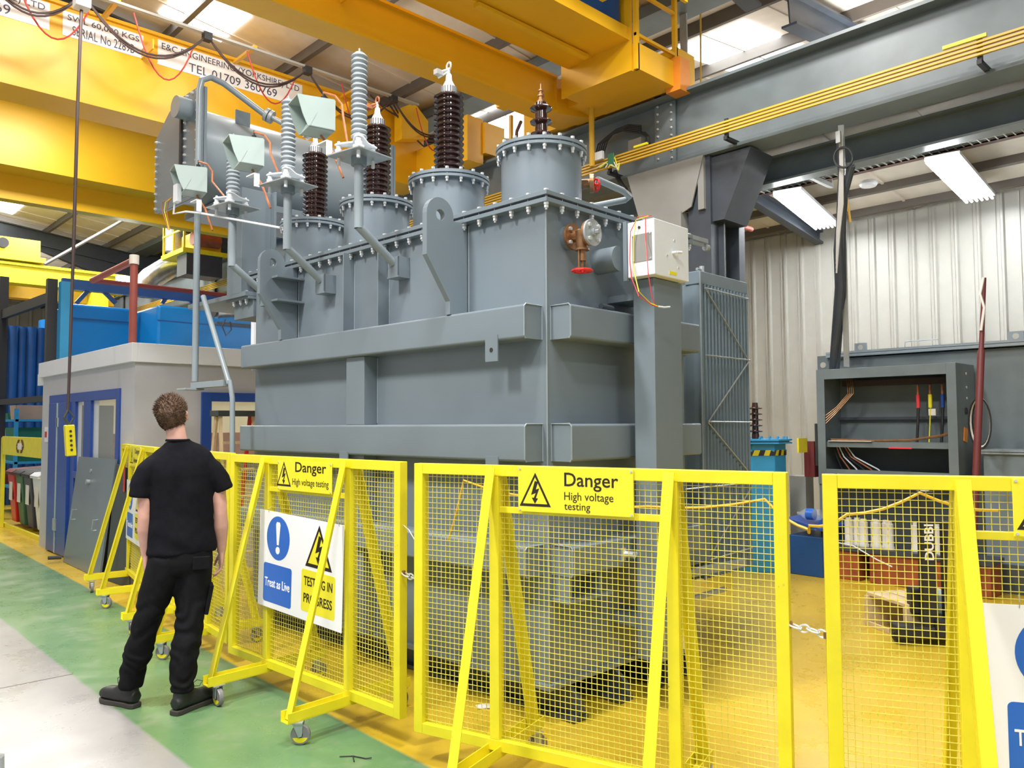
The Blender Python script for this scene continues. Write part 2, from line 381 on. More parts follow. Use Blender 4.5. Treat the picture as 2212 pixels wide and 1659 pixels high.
mb = MB(); mb.box(7.86, 8.1, y5-.1, y5+.2, 3.0, 4.72); mb.ext([(7.9, y5-.05, 4.7), (7.9, y5-.6, 4.7), (7.9, y5-.25, 3.95), (7.9, y5-.05, 3.95)], (.5, 0, 0)); mb.build('corbel', 'dark_steel', rb)
mb = MB(); ibeam(mb, (8.75, -6, 4.80), (8.75, 21, 4.80), .32, .2, .02, .025); tag(mb.build('eaves_beam', 'beam'), 'lower dark steel beam running just behind and below the runway beam', 'beam')
# cable tray under the aisle roof
mb = MB()
y = -3.
while y < 12:
    mb.box(8.9, 9.25, y, y+.012, 4.56, 4.572); y += .08
for x in (8.9, 9.0, 9.12, 9.25): mb.box(x-.006, x+.006, -3, 12, 4.56, 4.575)
for x in (8.9, 9.25): mb.box(x-.006, x+.006, -3, 12, 4.56, 4.62)
for yy in (-1, 1.6, 4.2, 6.8, 9.4): mb.box(8.88, 9.45, yy, yy+.05, 4.50, 4.55).box(9.4, 9.43, yy, yy+.03, 4.55, 4.90)
tag(mb.build('cable_tray', 'tray'), 'wire mesh cable tray hanging under the low aisle roof', 'cable tray')
mb = MB(); mb.cyl((9.35, -3, 4.62), (9.35, 12, 4.62), .035); tag(mb.build('sprinkler_pipe', 'pipe_red'), 'thin red-brown pipe running under the low aisle roof', 'pipe')
# yellow conductor bars
cb = thing('conductor_rail', 'set of four thin yellow conductor bars running along the runway beam', 'conductor rail')
for k in range(4):
    MB().box(7.585, 7.615, -5, 30, 4.812+k*.037, 4.832+k*.037).build('bar', 'cond', cb)
for yy in (-2, 2.05, 4.55, 6.2, 8.8, 11.4, 14): MB().box(7.60, 8.0, yy, yy+.04, 4.74, 4.78).box(7.62, 7.65, yy, yy+.04, 4.76, 4.98).build('bracket', 'dark', cb)
boxes('clip', [(7.57, 7.60, 2.0, 2.35, 4.955, 4.985), (7.57, 7.6, 5.6, 5.8, 4.955, 4.98)], 'sign_yellow', cb)

# ------------------------------------------------------------------ lamps in the aisle
def fixture(x, y, rz, label):
    c = Vector((x, y, 4.42)); t = thing('high_bay_light', label, 'light', (x, y, 4.40), rz, 'fluorescent high bay lights in the low aisle')
    MB().box(-1.0, 1.0, -.17, .17, .03, .07).build('housing', 'white', t)
    for k in range(6):
        yy = -.14+k*.056; MB().cyl((-1.03, yy, 0), (1.0, yy, 0), .014, n=8).build('tube', 'tube', t)
    for sx in (-.7, .8): MB().cyl((sx, 0, .07), (sx, 0, .36-.035*sx), .004, n=5).build('hanger', 'dark', t)
    area('aisle_lamp', (c.x, c.y, 4.36), (1.8, .3), 17, rot=(0, 0, rz))
fixture(9.95, 4.77, R_(12), 'bright six-tube strip light nearer the steel column, above the clad wall')
fixture(10.0, 2.94, R_(6), 'bright six-tube strip light at the right, above the grey switchgear')
mb = MB(); p = at(1593, 486, 'x', 9.2); mb.cyl(p-Vector((.3, 0, 0)), p+Vector((.35, 0, 0)), .035).box(p.x-.01, p.x+.01, p.y-.01, p.y+.01, p.z, 4.88); tag(mb.build('lamp_tube', 'pipe_red'), 'short red and white tube lamp beside the steel column', 'lamp')
mb = MB(); p = at(1876, 398, 'x', 10); mb.lathe([(.0, .05), (.09, .04), (.11, 0), (.09, -.03), (0, -.04)], p, 14); tag(mb.build('bulkhead_lamp', 'white', smooth=True), 'small oval bulkhead lamp between the two strip lights', 'lamp')

# ------------------------------------------------------------------ big crane with the writing
c1 = thing('overhead_crane', 'big yellow double-girder overhead crane with black writing on white boards', 'crane', (0, 0, 0))
boxes('near_girder', [(-9, 7.9, 10.4, 10.98, 5.55, 6.66), (-9, 7.9, 10.36, 11.02, 6.66, 6.70)], 'cyellow', c1)
boxes('far_girder', [(-9, 7.6, 15.0, 15.62, 5.93, 7.0), (-9, 7.6, 15.62, 16.0, 5.55, 5.78), (-9, 7.6, 15.55, 15.62, 5.5, 6.0)], 'cyellow2', c1)
boxes('end_carriage', [(7.75, 8.15, 8.7, 17.2, 5.68, 6.15), (7.45, 7.76, 8.75, 9.35, 5.52, 6.2)], 'cyellow', c1)
boxes('buffer_box', [(7.40, 7.46, 8.9, 9.1, 5.9, 6.15)], 'white', c1)
boxes('stiffener', [(x, x+.02, 10.0, 10.4, 6.3, 6.42) for x in (3.4, 6.2)], 'cyellow', c1)
for yy in (9.2, 10.2, 15.2, 16.6): MB().cyl((7.92, yy, 5.8), (8.08, yy, 5.8), .155, n=20).build('wheel', 'dark_steel', c1)
def fit_text(s, M, x0, x1, y0, y1, name, m, parent, bold=0, depth=.001):
    o = text_mesh(s, 1, Matrix.Identity(4), name, m, parent, depth, bold=bold); vs = [v.co for v in o.data.vertices]
    ax, bx = min(v.x for v in vs), max(v.x for v in vs); ay, by = min(v.y for v in vs), max(v.y for v in vs)
    S = Matrix.Translation((x0, y0, 0)) @ Matrix.Diagonal(((x1-x0)/(bx-ax), (y1-y0)/(by-ay), 1, 1)) @ Matrix.Translation((-ax, -ay, 0))
    o.data.transform(M @ S); return o
TXM = frame((0, 10.392, 0), (1, 0, 0), (0, 0, 1))
for x0, x1, z0, z1, l1, l2, f in ((3.6, 5.66, 6.30, 6.63, 'E&C ENGINEERING (YORKSHIRE) LTD', 'TEL 01709 360769', .17), (2.5, 3.42, 6.31, 6.61, 'SWL 60,000 KGS', 'SERIAL No 2289B', .06), (.3, 2.36, 6.32, 6.64, 'E&C ENGINEERING (YORKSHIRE) LTD', 'TEL 01709 360769', .17)):
    bd = MB().box(x0, x1, 10.393, 10.40, z0, z1).build('name_board', 'sign_white', c1)
    fit_text(l1, TXM, x0+.05, x1-.05, z0+.19, z1-.03, 'lettering', 'text_blue', bd); fit_text(l2, TXM, x0+.05+(x1-x0)*f, x1-.05-(x1-x0)*f, z0+.03, z0+.145, 'lettering', 'text_blue', bd)
# festoon track and its loops
ft = []
for dy, dz in ((0, 0), (.12, .04)): ft.append((9.75+dy, 6.6+dz))
boxes('festoon_track', [(-9, 7.3, 9.73, 9.77, 6.585, 6.615), (-9, 7.3, 9.86, 9.89, 6.63, 6.66)], 'tray', c1)
for x in (-2.4, -.4, 1.2, 2.9, 4.6, 6.3): MB().box(x, x+.05, 9.75, 10.4, 6.62, 6.66).build('track_bracket', 'cyellow', c1)
hx = [at(px_, 40, 'y', 9.75).x for px_ in (-60, 178, 448, 665, 850, 985)]
for i in range(len(hx)-1):
    mb = MB(); 
    for k in range(2): mb.tube(sag((hx[i], 9.75, 6.57), (hx[i+1], 9.75+.02*k, 6.57), .40+.03*k+.07*(i % 2), 14), .012, 6)
    mb.build('festoon_cable', 'cable_dark', c1)
    mb = MB(); mid = (hx[i]+hx[i+1])/2+.3
    mb.tube(sag((mid-.45, 9.8, 6.57), (mid+.35, 10.0, 6.50), .52+.1*(i % 2), 12), .010, 6)
    mb.build('red_hose', 'cable_red', c1)
    MB().box(hx[i]-.05, hx[i]+.05, 9.70, 9.80, 6.50, 6.60).build('trolley', 'dark', c1)
# second run of red hoses behind the crane, over the gap
for (a0, b0, d, r, m) in (((610, 30), (735, 75), .3, .02, 'cable_red'), ((700, 70), (960, 235), .5, .028, 'cable_red'), ((790, 145), (905, 220), .3, .02, 'cable_red'), ((860, 10), (1000, 210), .3, .015, 'cable_red'), ((760, 120), (935, 255), .35, .02, 'cable_red')):
    p, q = at(a0[0], a0[1], 'y', 12.2), at(b0[0], b0[1], 'y', 12.2); MB().tube(sag(p, q, d*.45, 14), r, 6).build('red_hose', m, c1)
for (a0, b0, d) in (((800, 205), (935, 250), .5), ((835, 215), (935, 305), .4), ((850, 225), (940, 330), .35)):
    p, q = at(a0[0], a0[1], 'y', 10.2), at(b0[0], b0[1], 'y', 10.2); MB().tube(sag(p, q, d*.4, 12), .014, 6).build('festoon_cable', 'cable_dark', c1)
mb = MB(); p = at(905, 290, 'y', 9.9); q = at(1010, 250, 'y', 9.9)
mb.ext([at(868, 232, 'y', 10.1), at(895, 222, 'y', 10.1), at(925, 262, 'y', 10.1), at(925, 300, 'y', 10.1), at(868, 300, 'y', 10.1)], (0, .2, 0)); mb.build('gusset', 'cyellow2', c1)
# pendant control
top = at(176, 22, 'y', 9.4); bot = at(147, 885, 'y', 9.0)
pc = thing('pendant_control', 'yellow crane pendant control hanging on a long dark cable at the left', 'pendant control', (0, 0, 0))
MB().tube([top, at(168, 220, 'y', 9.35), at(160, 500, 'y', 9.2), bot], [.018, .018, .018, .014], 8).build('cable', 'cable_dark', pc)
b1, b2_ = at(149, 918, 'y', 9), at(153, 985, 'y', 9)
MB().bar(b1, b2_, .09, .08, (0, 1, 0)).build('control_box', 'byellow', pc, .01)
MB().tube([bot, (bot+b1)/2+Vector((-.04, 0, 0)), b1], .014, 6).tube([bot, (bot+b1)/2+Vector((.05, 0, 0)), b1], .01, 6).build('strain_relief', 'sage_dark', pc)
for k in range(5):
    q = b1.lerp(b2_, .2+.15*k); MB().cyl(q+Vector((0, -.05, 0)), q+Vector((0, -.035, 0)), .012, n=8).build('button', 'dark', pc)
p = at(178, 8, 'y', 9.4)
jb = tag(MB().box(p.x-.08, p.x+.07, 9.32, 9.48, p.z-.06, p.z+.22).build('junction_box', 'white', None, .01), 'pale grey junction box on the crane track with the pendant cable below it', 'junction box')

# ------------------------------------------------------------------ nearer crane, top centre
c2 = thing('overhead_crane', 'nearer orange-yellow overhead crane with walkway and handrail, top centre', 'crane', (0, 0, 0))
boxes('far_girder', [(-9, 7.1, 6.66, 6.67+.22, 5.53, 5.94), (-9, 7.1, 6.60, 6.95, 5.94, 5.97), (-9, 7.1, 6.60, 6.95, 5.50, 5.53)], 'cyellow', c2)
boxes('near_girder', [(-9, 7.0, 5.95, 6.35, 5.94, 6.9)], 'cyellow', c2)
boxes('walkway_deck', [(-9, 7.0, 5.42, 5.95, 5.955, 6.0), (-9, 5.55, 4.9, 5.42, 6.05, 6.1)], 'cyellow', c2); boxes('toe_board', [(-9, 7.0, 5.40, 5.42, 5.955, 6.10), (5.55, 5.57, 4.9, 5.42, 5.9, 6.25)], 'cyellow', c2); boxes('stiffener_strip', [(3.2, 5.0, 5.92, 6.0, 5.90, 5.94), (5.2, 6.9, 5.92, 6.0, 5.90, 5.94)], 'cyellow2', c2)
boxes('end_plate', [(7.0, 7.03, 5.38, 6.45, 5.6, 6.7)], 'cyellow', c2)
boxes('end_carriage', [(7.78, 8.15, 5.3, 7.9, 5.66, 6.1), (7.03, 7.78, 5.30, 6.4, 5.60, 5.90), (7.3, 7.8, 6.4, 7.2, 5.62, 5.9)], 'cyellow', c2)
boxes('motor_cabinet', [(5.85, 6.9, 5.46, 5.9, 6.0, 7.2)], 'blue_deep', c2)
boxes('gusset', [(4.0, 4.02, 6.35, 6.62, 5.75, 6.1), (6.1, 6.12, 6.9, 7.1, 5.6, 5.9), (6.6, 6.75, 7.1, 7.2, 5.6, 5.95)], 'cyellow', c2)
MB().ext([(7.1, 6.62, 5.5), (7.85, 6.62, 5.62), (7.85, 6.62, 6.0), (7.1, 6.62, 5.94)], (0, .3, 0)).build('girder_end', 'cyellow', c2)
for yy in (5.7, 7.5): MB().cyl((7.92, yy, 5.8), (8.08, yy, 5.8), .15, n=20).build('wheel', 'dark_steel', c2)
mb = MB()
for x, y0 in ((7.0, 5.3), (7.75, 5.3), (5.6, 4.62), (4.2, 4.62)): mb.box(x, x+.05, y0, y0+.05, 5.6, 7.3)
for z in (6.0, 6.5, 7.1): mb.bar((7.0, 5.32, z), (7.8, 5.32, z), .035, .035).bar((0, 4.64, z+.1), (7, 4.64, z+.1), .035, .035)
mb.build('handrail', 'cyellow', c2)
p = at(1472, 200, 'x', 7.9)
boxes('limit_switch', [(7.7, 7.9, p.y-.12, p.y+.08, p.z-.05, p.z+.35)], 'orange', c2)
# collector arm: tall yellow stick down to the conductor bars
q0, q1 = at(1277, 190, 'x', 7.5), at(1279, 360, 'x', 7.5)
mb = MB(); mb.cyl(q0, q1, .035, n=10); mb.build('collector_arm', 'cond', c2)
mb = MB(); q0, q1 = at(765, 248, 'x', 7.4), at(765, 312, 'x', 7.4); q0 = at(1104, 250, 'x', 7.3); q1 = at(1104, 315, 'x', 7.3); mb.cyl(q0, q1, .03, n=8); mb.build('collector_arm', 'cond', c1)
# ladder-like perforated tray and thin hanging wires right of the crane
mb = MB(); q0, q1 = at(1475, -10, 'x', 8.3), at(1480, 205, 'x', 8.3)
mb.bar(q0, q1, .10, .02, (1, 0, 0)); tag(mb.build('vertical_cable_tray', 'tray'), 'pale vertical cable tray beside the crane handrail, top right of centre', 'cable tray')
mb = MB(); mb.tube([at(1513, 0, 'x', 8.5), at(1514, 195, 'x', 8.5)], .012, 6); tag(mb.build('hanging_rod', 'cond'), 'thin yellow rod hanging in front of the bright roof light', 'rod')

# ------------------------------------------------------------------ small crane far left
c3 = thing('overhead_crane', 'smaller bright yellow crane far away at the left edge', 'crane', (0, 0, 0))
boxes('girder', [(-9, 6.95, 22, 22.5, 5.10, 5.55), (-9, 6.9, 21.9, 22.6, 5.52, 5.58)], 'byellow', c3)
boxes('far_girder', [(-9, 7.3, 24.2, 24.6, 5.05, 5.5)], 'cyellow2', c3)
boxes('trolley', [(2.5, 4.9, 21.9, 23.4, 5.75, 6.17), (2.4, 5.0, 21.8, 23.5, 5.62, 5.74)], 'byellow', c3)
MB().cyl((4.1, 21.8, 6.0), (4.1, 21.9, 6.0), .12).build('drum_end', 'dark', c3)
boxes('hook_block', [(6.1, 6.5, 22, 22.4, 4.65, 5.05)], 'byellow', c3)
# ================================================================== the transformer under test
T = thing('power_transformer', 'huge grey oil-filled power transformer with brown bushings standing behind the yellow barriers', 'transformer', TO, TA)
TW, TL = 1.41, 3.29
def part(name, m='grey', bev=.004, par=None, smooth=False, **k):
    pass
boxes('tank', [(0, TW, 0, TL, .2, 2.87)], 'grey', T, .006)
boxes('base_plate', [(-.03, TW+.03, -.03, TL+.03, .185, .215)], 'grey', T, .003)
boxes('tank_flange', [(-.055, TW+.055, -.055, TL+.055, 2.86, 2.885)], 'grey', T, .002)
boxes('gasket', [(-.04, TW+.04, -.04, TL+.04, 2.885, 2.90)], 'dark_steel', T)
LID = boxes('lid', [(-.055, TW+.055, -.055, TL+.055, 2.90, 2.925)], 'grey', T, .002)
# skids with rounded noses
for k, x in enumerate((.14, .56, .98, 1.27)):
    mb = MB(); yn = -.10
    poly = [(x, TL, .0), (x, TL, .185), (x, -.02, .185), (x, yn, .12), (x, yn-.02, .05), (x, yn+.05, 0)]
    mb.ext(poly, (.03, 0, 0)); mb.box(x-.05, x+.08, yn+.0, TL, 0, .03); mb.build('skid', 'dark_steel', T, .008)
# lid bolts all round
NB = MB(); NB.cyl((0, 0, -.035), (0, 0, .07), .006, n=6); NB.cyl((0, 0, .065), (0, 0, .076), .015, n=6).cyl((0, 0, -.014), (0, 0, 0), .0155, n=6).cyl((0, 0, -.032), (0, 0, -.017), .0135, n=6).cyl((0, 0, -.042), (0, 0, -.03), .007, n=8)
LB = NB.build('bolt', 'zinc', T); LB.matrix_local = Matrix.Translation((-.035, -.035, 2.86))
n = 25
for i in range(1, n+1): inst(LB, T, Matrix.Translation((-.035, -.035+i*(TL+.07)/n, 2.86)))
for i in range(1, 12): inst(LB, T, Matrix.Translation((-.035+i*(TW+.07)/11, -.035, 2.86)))
for i in range(1, n+1): inst(LB, T, Matrix.Translation((TW+.035, -.035+i*(TL+.07)/n, 2.86)))
for i in range(1, 11): inst(LB, T, Matrix.Translation((-.035+i*(TW+.07)/11, TL+.035, 2.86)))
# box beams round the tank, three levels (rounded long edges, square cut ends)
def boxbeam(name, z0, z1, side):
    mb = MB(); r = .016; d = .147
    prof = [(0, z0), (-d+r, z0), (-d+r*.5, z0+r*.13), (-d+r*.13, z0+r*.5), (-d, z0+r), (-d, z1-r), (-d+r*.13, z1-r*.5), (-d+r*.5, z1-r*.13), (-d+r, z1), (0, z1)]
    if side == 'l': mb.ext([(a, .035, z) for a, z in prof], (0, TL-.07, 0))
    if side == 'r': mb.ext([(TW-a, .035, z) for a, z in prof], (0, TL-.07, 0))
    if side == 'n': mb.ext([(.035, a, z) for a, z in prof], (TW-.07, 0, 0))
    if side == 'f': mb.ext([(.035, TL-a, z) for a, z in prof], (TW-.07, 0, 0))
    o = mb.build(name, 'grey', T, 0, smooth=True); o.modifiers.new('w', 'WEIGHTED_NORMAL').keep_sharp = True; return o
for z0, z1 in ((2.10, 2.29), (1.423, 1.63), (.80, .965)):
    for s in 'lnrf': boxbeam('box_beam', z0, z1, s)
# weld beads
WB = []
def bead(pts, r=.005):
    MB().tube(pts, r, 5).build('weld_bead', 'grey_light', T)
bead([(-.002, -.002, .2), (-.002, -.002, 2.85)], .006)
for z0, z1 in ((2.10, 2.29), (1.423, 1.63), (.80, .965)):
    bead([(0, .033, z0), (-.03, .033, z0)] and [(-.001, .033, z0), (-.001, .033, z1), (-.135, .033, z1), (-.147, .033, z1-.014), (-.147, .033, z0+.014), (-.135, .033, z0)])
    bead([(.033, -.001, z0), (.033, -.001, z1), (.033, -.135, z1), (.033, -.147, z1-.014), (.033, -.147, z0+.014), (.033, -.135, z0)])
# upper stiffener plates and the wide middle channel
for y in (1.852, 1.441): boxes('stiffener', [(-.095, 0, y-.006, y+.006, 2.29, 2.86)], 'grey', T, .002); bead([(-.001, y-.008, 2.3), (-.001, y-.008, 2.85)], .004)
boxes('stiffener', [(-.11, 0, 1.569, 1.784, 1.63, 2.10)], 'grey', T, .004); bead([(-.001, 1.565, 1.64), (-.001, 1.565, 2.09)], .004)
boxes('stiffener', [(-.11, 0, 1.569, 1.784, .965, 1.423)], 'grey', T, .004)
boxes('stiffener', [(-.11, 0, 1.569, 1.784, .215, .80)], 'grey', T, .004)
# lifting lugs
def lug(y, ribs):
    mb = MB(); pr = []; cx, cz, r = -.225, 2.88, .105
    for k in range(13):
        a = math.pi-k*math.pi/12; pr.append((cx+r*math.cos(a), cz+r*math.sin(a)))
    outer = [(-.15, 2.29), (-.15, 2.37), (-.33, 2.63)]+pr+[(-.12, 2.86), (-.01, 2.86), (-.01, 2.29)]
    # plate with a real hole: outer ring to hole ring
    hole = [(cx+.034*math.cos(t), cz+.034*math.sin(t)) for t in [2*math.pi*k/20 for k in range(20)]]
    bm = bmesh.new(); 
    def ring(pts): 
        vs = [bm.verts.new((a, y, z)) for a, z in pts]; return [bm.edges.new((vs[i], vs[(i+1) % len(vs)])) for i in range(len(vs))]
    e = ring(outer)+ring(hole); bmesh.ops.triangle_fill(bm, edges=e, use_beauty=True)
    g = bmesh.ops.extrude_face_region(bm, geom=bm.faces[:]); bmesh.ops.translate(bm, verts=[v for v in g['geom'] if isinstance(v, bmesh.types.BMVert)], vec=(0, .04, 0))
    bmesh.ops.recalc_face_normals(bm, faces=bm.faces); me = bpy.data.meshes.new('lifting_lug'); bm.to_mesh(me); bm.free(); me.materials.append(MT['grey'])
    o = bpy.data.objects.new('lifting_lug', me); COL.objects.link(o); o.parent = T
    bead([(-.001, y-.006, 2.3), (-.001, y-.006, 2.85)], .005)
    for z in ribs: boxes('lug_rib', [(-.235, 0, y-.09, y, z-.008, z+.008)], 'grey', o, .002)
lug(.64, ()); lug(2.61, (2.765, 2.585))
# small lifting tabs with a hole
def tab(y, z):
    mb = MB(); mb.box(-.152, -.144, y-.05, y+.05, z-.075, z+.075); mb.mi = 1; mb.cyl((-.153, y, z-.01), (-.143, y, z-.01), .014, n=12); mb.build('tab', ['grey', 'dark'], T)
tab(.285, 2.06); tab(.285, 1.375); tab(1.75, 1.37)
# three large fluted covers behind mesh: cut-out box low on the end face
boxes('jacking_pad', [(.02, .42, -.13, 0, .655, .675), (.04, .06, -.12, 0, .675, .80), (.30, .32, -.12, 0, .675, .80)], 'grey', T, .002)
boxes('label_plate', [(.76, .83, -.353, -.351, .31, .42)], 'paper', T)
# turrets with flanges and bolts
TB = MB().cyl((0, 0, -.03), (0, 0, .06), .005, n=6).cyl((0, 0, .052), (0, 0, .066), .013, n=6).cyl((0, 0, -.016), (0, 0, 0), .013, n=6).cyl((0, 0, -.034), (0, 0, -.016), .009, n=6).build('bolt', 'zinc', T)
def turret(y, first=False, x=.34):
    mb = MB(); mb.lathe([(.25, 2.92), (.25, 3.285), (.285, 3.285), (.285, 3.302), (.272, 3.302), (.272, 3.312), (.285, 3.312), (.285, 3.332), (0, 3.336)], (x, y, 0), 48)
    t = mb.build('turret', 'grey', T, smooth=True)
    for k in range(18):
        a = 2*math.pi*(k+.3)/18; M = Matrix.Translation((x+.27*math.cos(a), y+.27*math.sin(a), 3.284))
        if first and k == 0: TB.parent = t; TB.matrix_local = M
        else: inst(TB, t, M)
    return t
TY = (.335, 1.205, 2.045, 2.93)
for i, y in enumerate(TY): turret(y, i == 0)
def sheds(z0, z1, n_, rc, rs, c, th=.012):
    pr = [(rc, z0)]; st = (z1-z0)/n_
    for k in range(n_):
        z = z0+st*(k+.5); pr += [(rc, z-.012*st/.04-.002), (rs*.97, z-.004), (rs, z+.001), (rs*.98, z+.004), (rc+.004, z+st*.34), (rc, z+st*.4)]
    pr += [(rc, z1)]; return pr
for i, y in enumerate(TY[1:]):
    c = (.34, y, 0)
    mb = MB(); mb.lathe([(.11, 3.335), (.11, 3.36), (.085, 3.365)]+sheds(3.365, 3.945, 14, .078, .107, c)[0:]+[(.07, 3.95)], c, 32)
    b = mb.build('bushing', 'brown', T, smooth=True, label='brown porcelain high voltage bushing')
    mb = MB(); mb.lathe([(.054, 3.945), (.054, 4.0), (.046, 4.004), (.044, 4.012), (.024, 4.05), (.02, 4.09), (.011, 4.10), (.011, 4.14)], c, 20); mb.build('cap', 'zinc', b, smooth=True)
    mb = MB()
    for k in range(18):
        a = 2*math.pi*k/18; mb.cyl((c[0]+.054*math.cos(a), y+.054*math.sin(a), 3.95), (c[0]+.054*math.cos(a), y+.054*math.sin(a), 3.998), .004, n=5)
    mb.build('cap_ribs', 'dark_steel', b)
    mb = MB(); 
    for k in range(14):
        a = math.pi*2*k/14; a2 = a+math.pi*2/14; mb.cyl((c[0], y+.022*math.cos(a), 4.155+.028*math.sin(a)), (c[0], y+.022*math.cos(a2), 4.155+.028*math.sin(a2)), .007, n=6)
    mb.cyl((c[0], y, 4.13), (c[0]-.07, y+.05, 4.10), .010, n=8).cyl((c[0], y, 4.12), (c[0]-.05, y+.06, 4.075), .009, n=8).box(c[0]-.09, c[0]-.03, y+.02, y+.06, 4.085, 4.12)
    mb.build('terminal', 'copper' if i == 1 else 'zinc', b)
c = (.34, TY[0], 0); pr = [(.05, 3.335), (.05, 3.36), (.038, 3.37)]
for z in (3.435, 3.515, 3.60): pr += [(.038, z-.02), (.068, z-.006), (.07, z), (.068, z+.004), (.04, z+.018)]
pr += [(.038, 3.635), (.02, 3.64)]
b = MB().lathe(pr, c, 28).build('bushing', 'brown', T, smooth=True, label='short brown bushing with three wide sheds')
MB().lathe([(.028, 3.635), (.028, 3.65), (.016, 3.655), (.016, 3.675), (.022, 3.678), (.022, 3.688), (.012, 3.69), (.012, 3.71), (.018, 3.712), (.018, 3.72), (.007, 3.722), (.004, 3.76)], c, 12).build('cap', 'brass', b, smooth=True)
# bird cage of small sheds beside it (dark lead)
MB().tube([(.20, .42, 3.34), (.24, .45, 3.46), (.27, .44, 3.53)], .012, 6).build('lead', 'brown', T)
# ---- surge arresters on outboard poles
PY = (1.27, 2.145, 2.985)
for i, y in enumerate(PY):
    x = -.37
    mb = MB(); mb.cyl((x, y, 2.885), (x, y, 3.345), .03, n=20)
    pole = mb.build('arrester_pole', 'grey_light', T, smooth=True)
    MB().cyl((x-.004, y, 2.90), (-.09, y, 2.70), .028, n=20).build('pole_strut', 'grey_light', pole, smooth=True)
    boxes('wall_bracket', [(-.1, 0, y-.06, y+.06, 2.60, 2.612), (-.1, 0, y-.06, y-.048, 2.61, 2.74), (-.1, 0, y+.048, y+.06, 2.61, 2.74), (-.1, -.09, y-.06, y+.06, 2.61, 2.74)], 'grey', pole, .002)
    pl = MB(); pl.M = Matrix.Translation((x, y, 0)) @ Matrix.Rotation(R_(8), 4, 'Z'); pl.box(-.14, .15, -.15, .15, 3.345, 3.353).build('top_plate', 'galv', pole)
    MB().cyl((x, y, 3.29), (x, y, 3.345), .05, .05, n=16).build('collar', 'grey', pole, smooth=True)
    for (dx, dy) in ((-.08, .11), (-.08, -.11), (.11, 0)):
        MB().lathe([(.012, 3.30), (.012, 3.353), (.035, 3.355), (.036, 3.375), (.022, 3.382), (.024, 3.40), (.016, 3.405), (.016, 3.425), (.009, 3.43), (.009, 3.455)], (x+dx, y+dy, 0), 14).build('standoff', 'white', pole, smooth=True)
    mb = MB(); mb.ext([(x-.10, y+.13, 3.428), (x-.10, y+.09, 3.428), (x-.05, y, 3.428), (x-.10, y-.09, 3.428), (x-.10, y-.13, 3.428), (x-.06, y-.13, 3.428), (x+.04, y-.05, 3.428), (x+.13, y-.02, 3.428), (x+.13, y+.02, 3.428), (x+.04, y+.05, 3.428), (x-.06, y+.13, 3.428)], (0, 0, .012)); mb.build('clamp_plate', 'white', pole, .003)
    zt = (4.02, 3.97, 3.91)[i]
    ar = MB().lathe([(.04, 3.44), (.036, 3.46)]+sheds(3.46, zt, (17, 15, 14)[i], .040, .053, (x, y, 0))+[(.03, zt), (.03, zt+.01), (.006, zt+.012), (.006, zt+.04)], (x, y, 0), 24).build('surge_arrester', 'shed_grey', T, smooth=True)
    # hooded counter box on an L bracket
    px, py = ((680, 256), (532, 335), (413, 394))[i]; c = tt(px, py, 'x', x-.10)
    boxes('l_bracket', [(x-.15, x-.11, c.y-.225, c.y-.217, 3.36, 3.46), (x-.15, x-.11, c.y-.225, c.y-.10, 3.452, 3.46)], 'white', pole)
    M = Matrix.Translation((c.x, c.y, c.z)) @ Matrix.Rotation(R_(-13), 4, 'Z')
    mb = MB(M); hw, a, bt = .10, .10, .088
    # hood: front tapers outward at the top like a cowl
    prof = [(-.15, .095), (-.115, -.02), (-.08, -.095), (.10, -.095), (.10, .11)]
    for yy in (-hw, hw-.006): mb.ext([(px_, yy, pz) for px_, pz in prof], (0, .006, 0))
    mb.ext([(-.15, -hw, .095), (.10, -hw, .11), (.10, hw, .11), (-.15, hw, .095)], (0, 0, .006))
    mb.ext([(-.07, -hw, -.095), (.10, -hw, -.095), (.10, hw, -.095), (-.07, hw, -.095)], (0, 0, .006))
    mb.ext([(.10, -hw, -.095), (.10, hw, -.095), (.10, hw, .11), (.10, -hw, .11)], (.006, 0, 0))
    mb.ext([(-.065, -hw, -.09), (-.065, hw, -.09), (-.02, hw, .0), (-.02, -hw, .0)], (.004, 0, 0))
    h = mb.build('counter_hood', 'sage', T, label='pale green hooded box')
    mb = MB(M); mb.box(-.03, .095, -hw+.01, hw-.01, -.08, .09); mb.build('counter', 'sage_dark', h)
    MB(M).lathe([(.022, .11), (.022, .125), (.015, .13), (.022, .135), (.015, .145), (.018, .15), (.006, .155), (.006, .19)], (.05, -.02, 0), 12).build('terminal', 'dark', h, smooth=True)
    MB().tube([M @ Vector((.05, -.02, .18)), M @ Vector((.11, -.08, .15)), M @ Vector((.14, -.13, .08)), M @ Vector((.13, -.18, -.02)), Vector((x-.02, y+.10, 3.46))], .008, 6).build('lead', 'copper', T)
    MB().tube([M @ Vector((.05, .02, -.10)), M @ Vector((.10, -.06, -.22)), M @ Vector((.14, -.16, -.42))], .009, 6).build('lead', 'copper', T)
MB().tube([(-.37, 1.27, 4.05), (-.30, 1.30, 3.9), (-.28, 1.36, 3.8)], .003, 5).build('lead', 'sign_yellow', T)
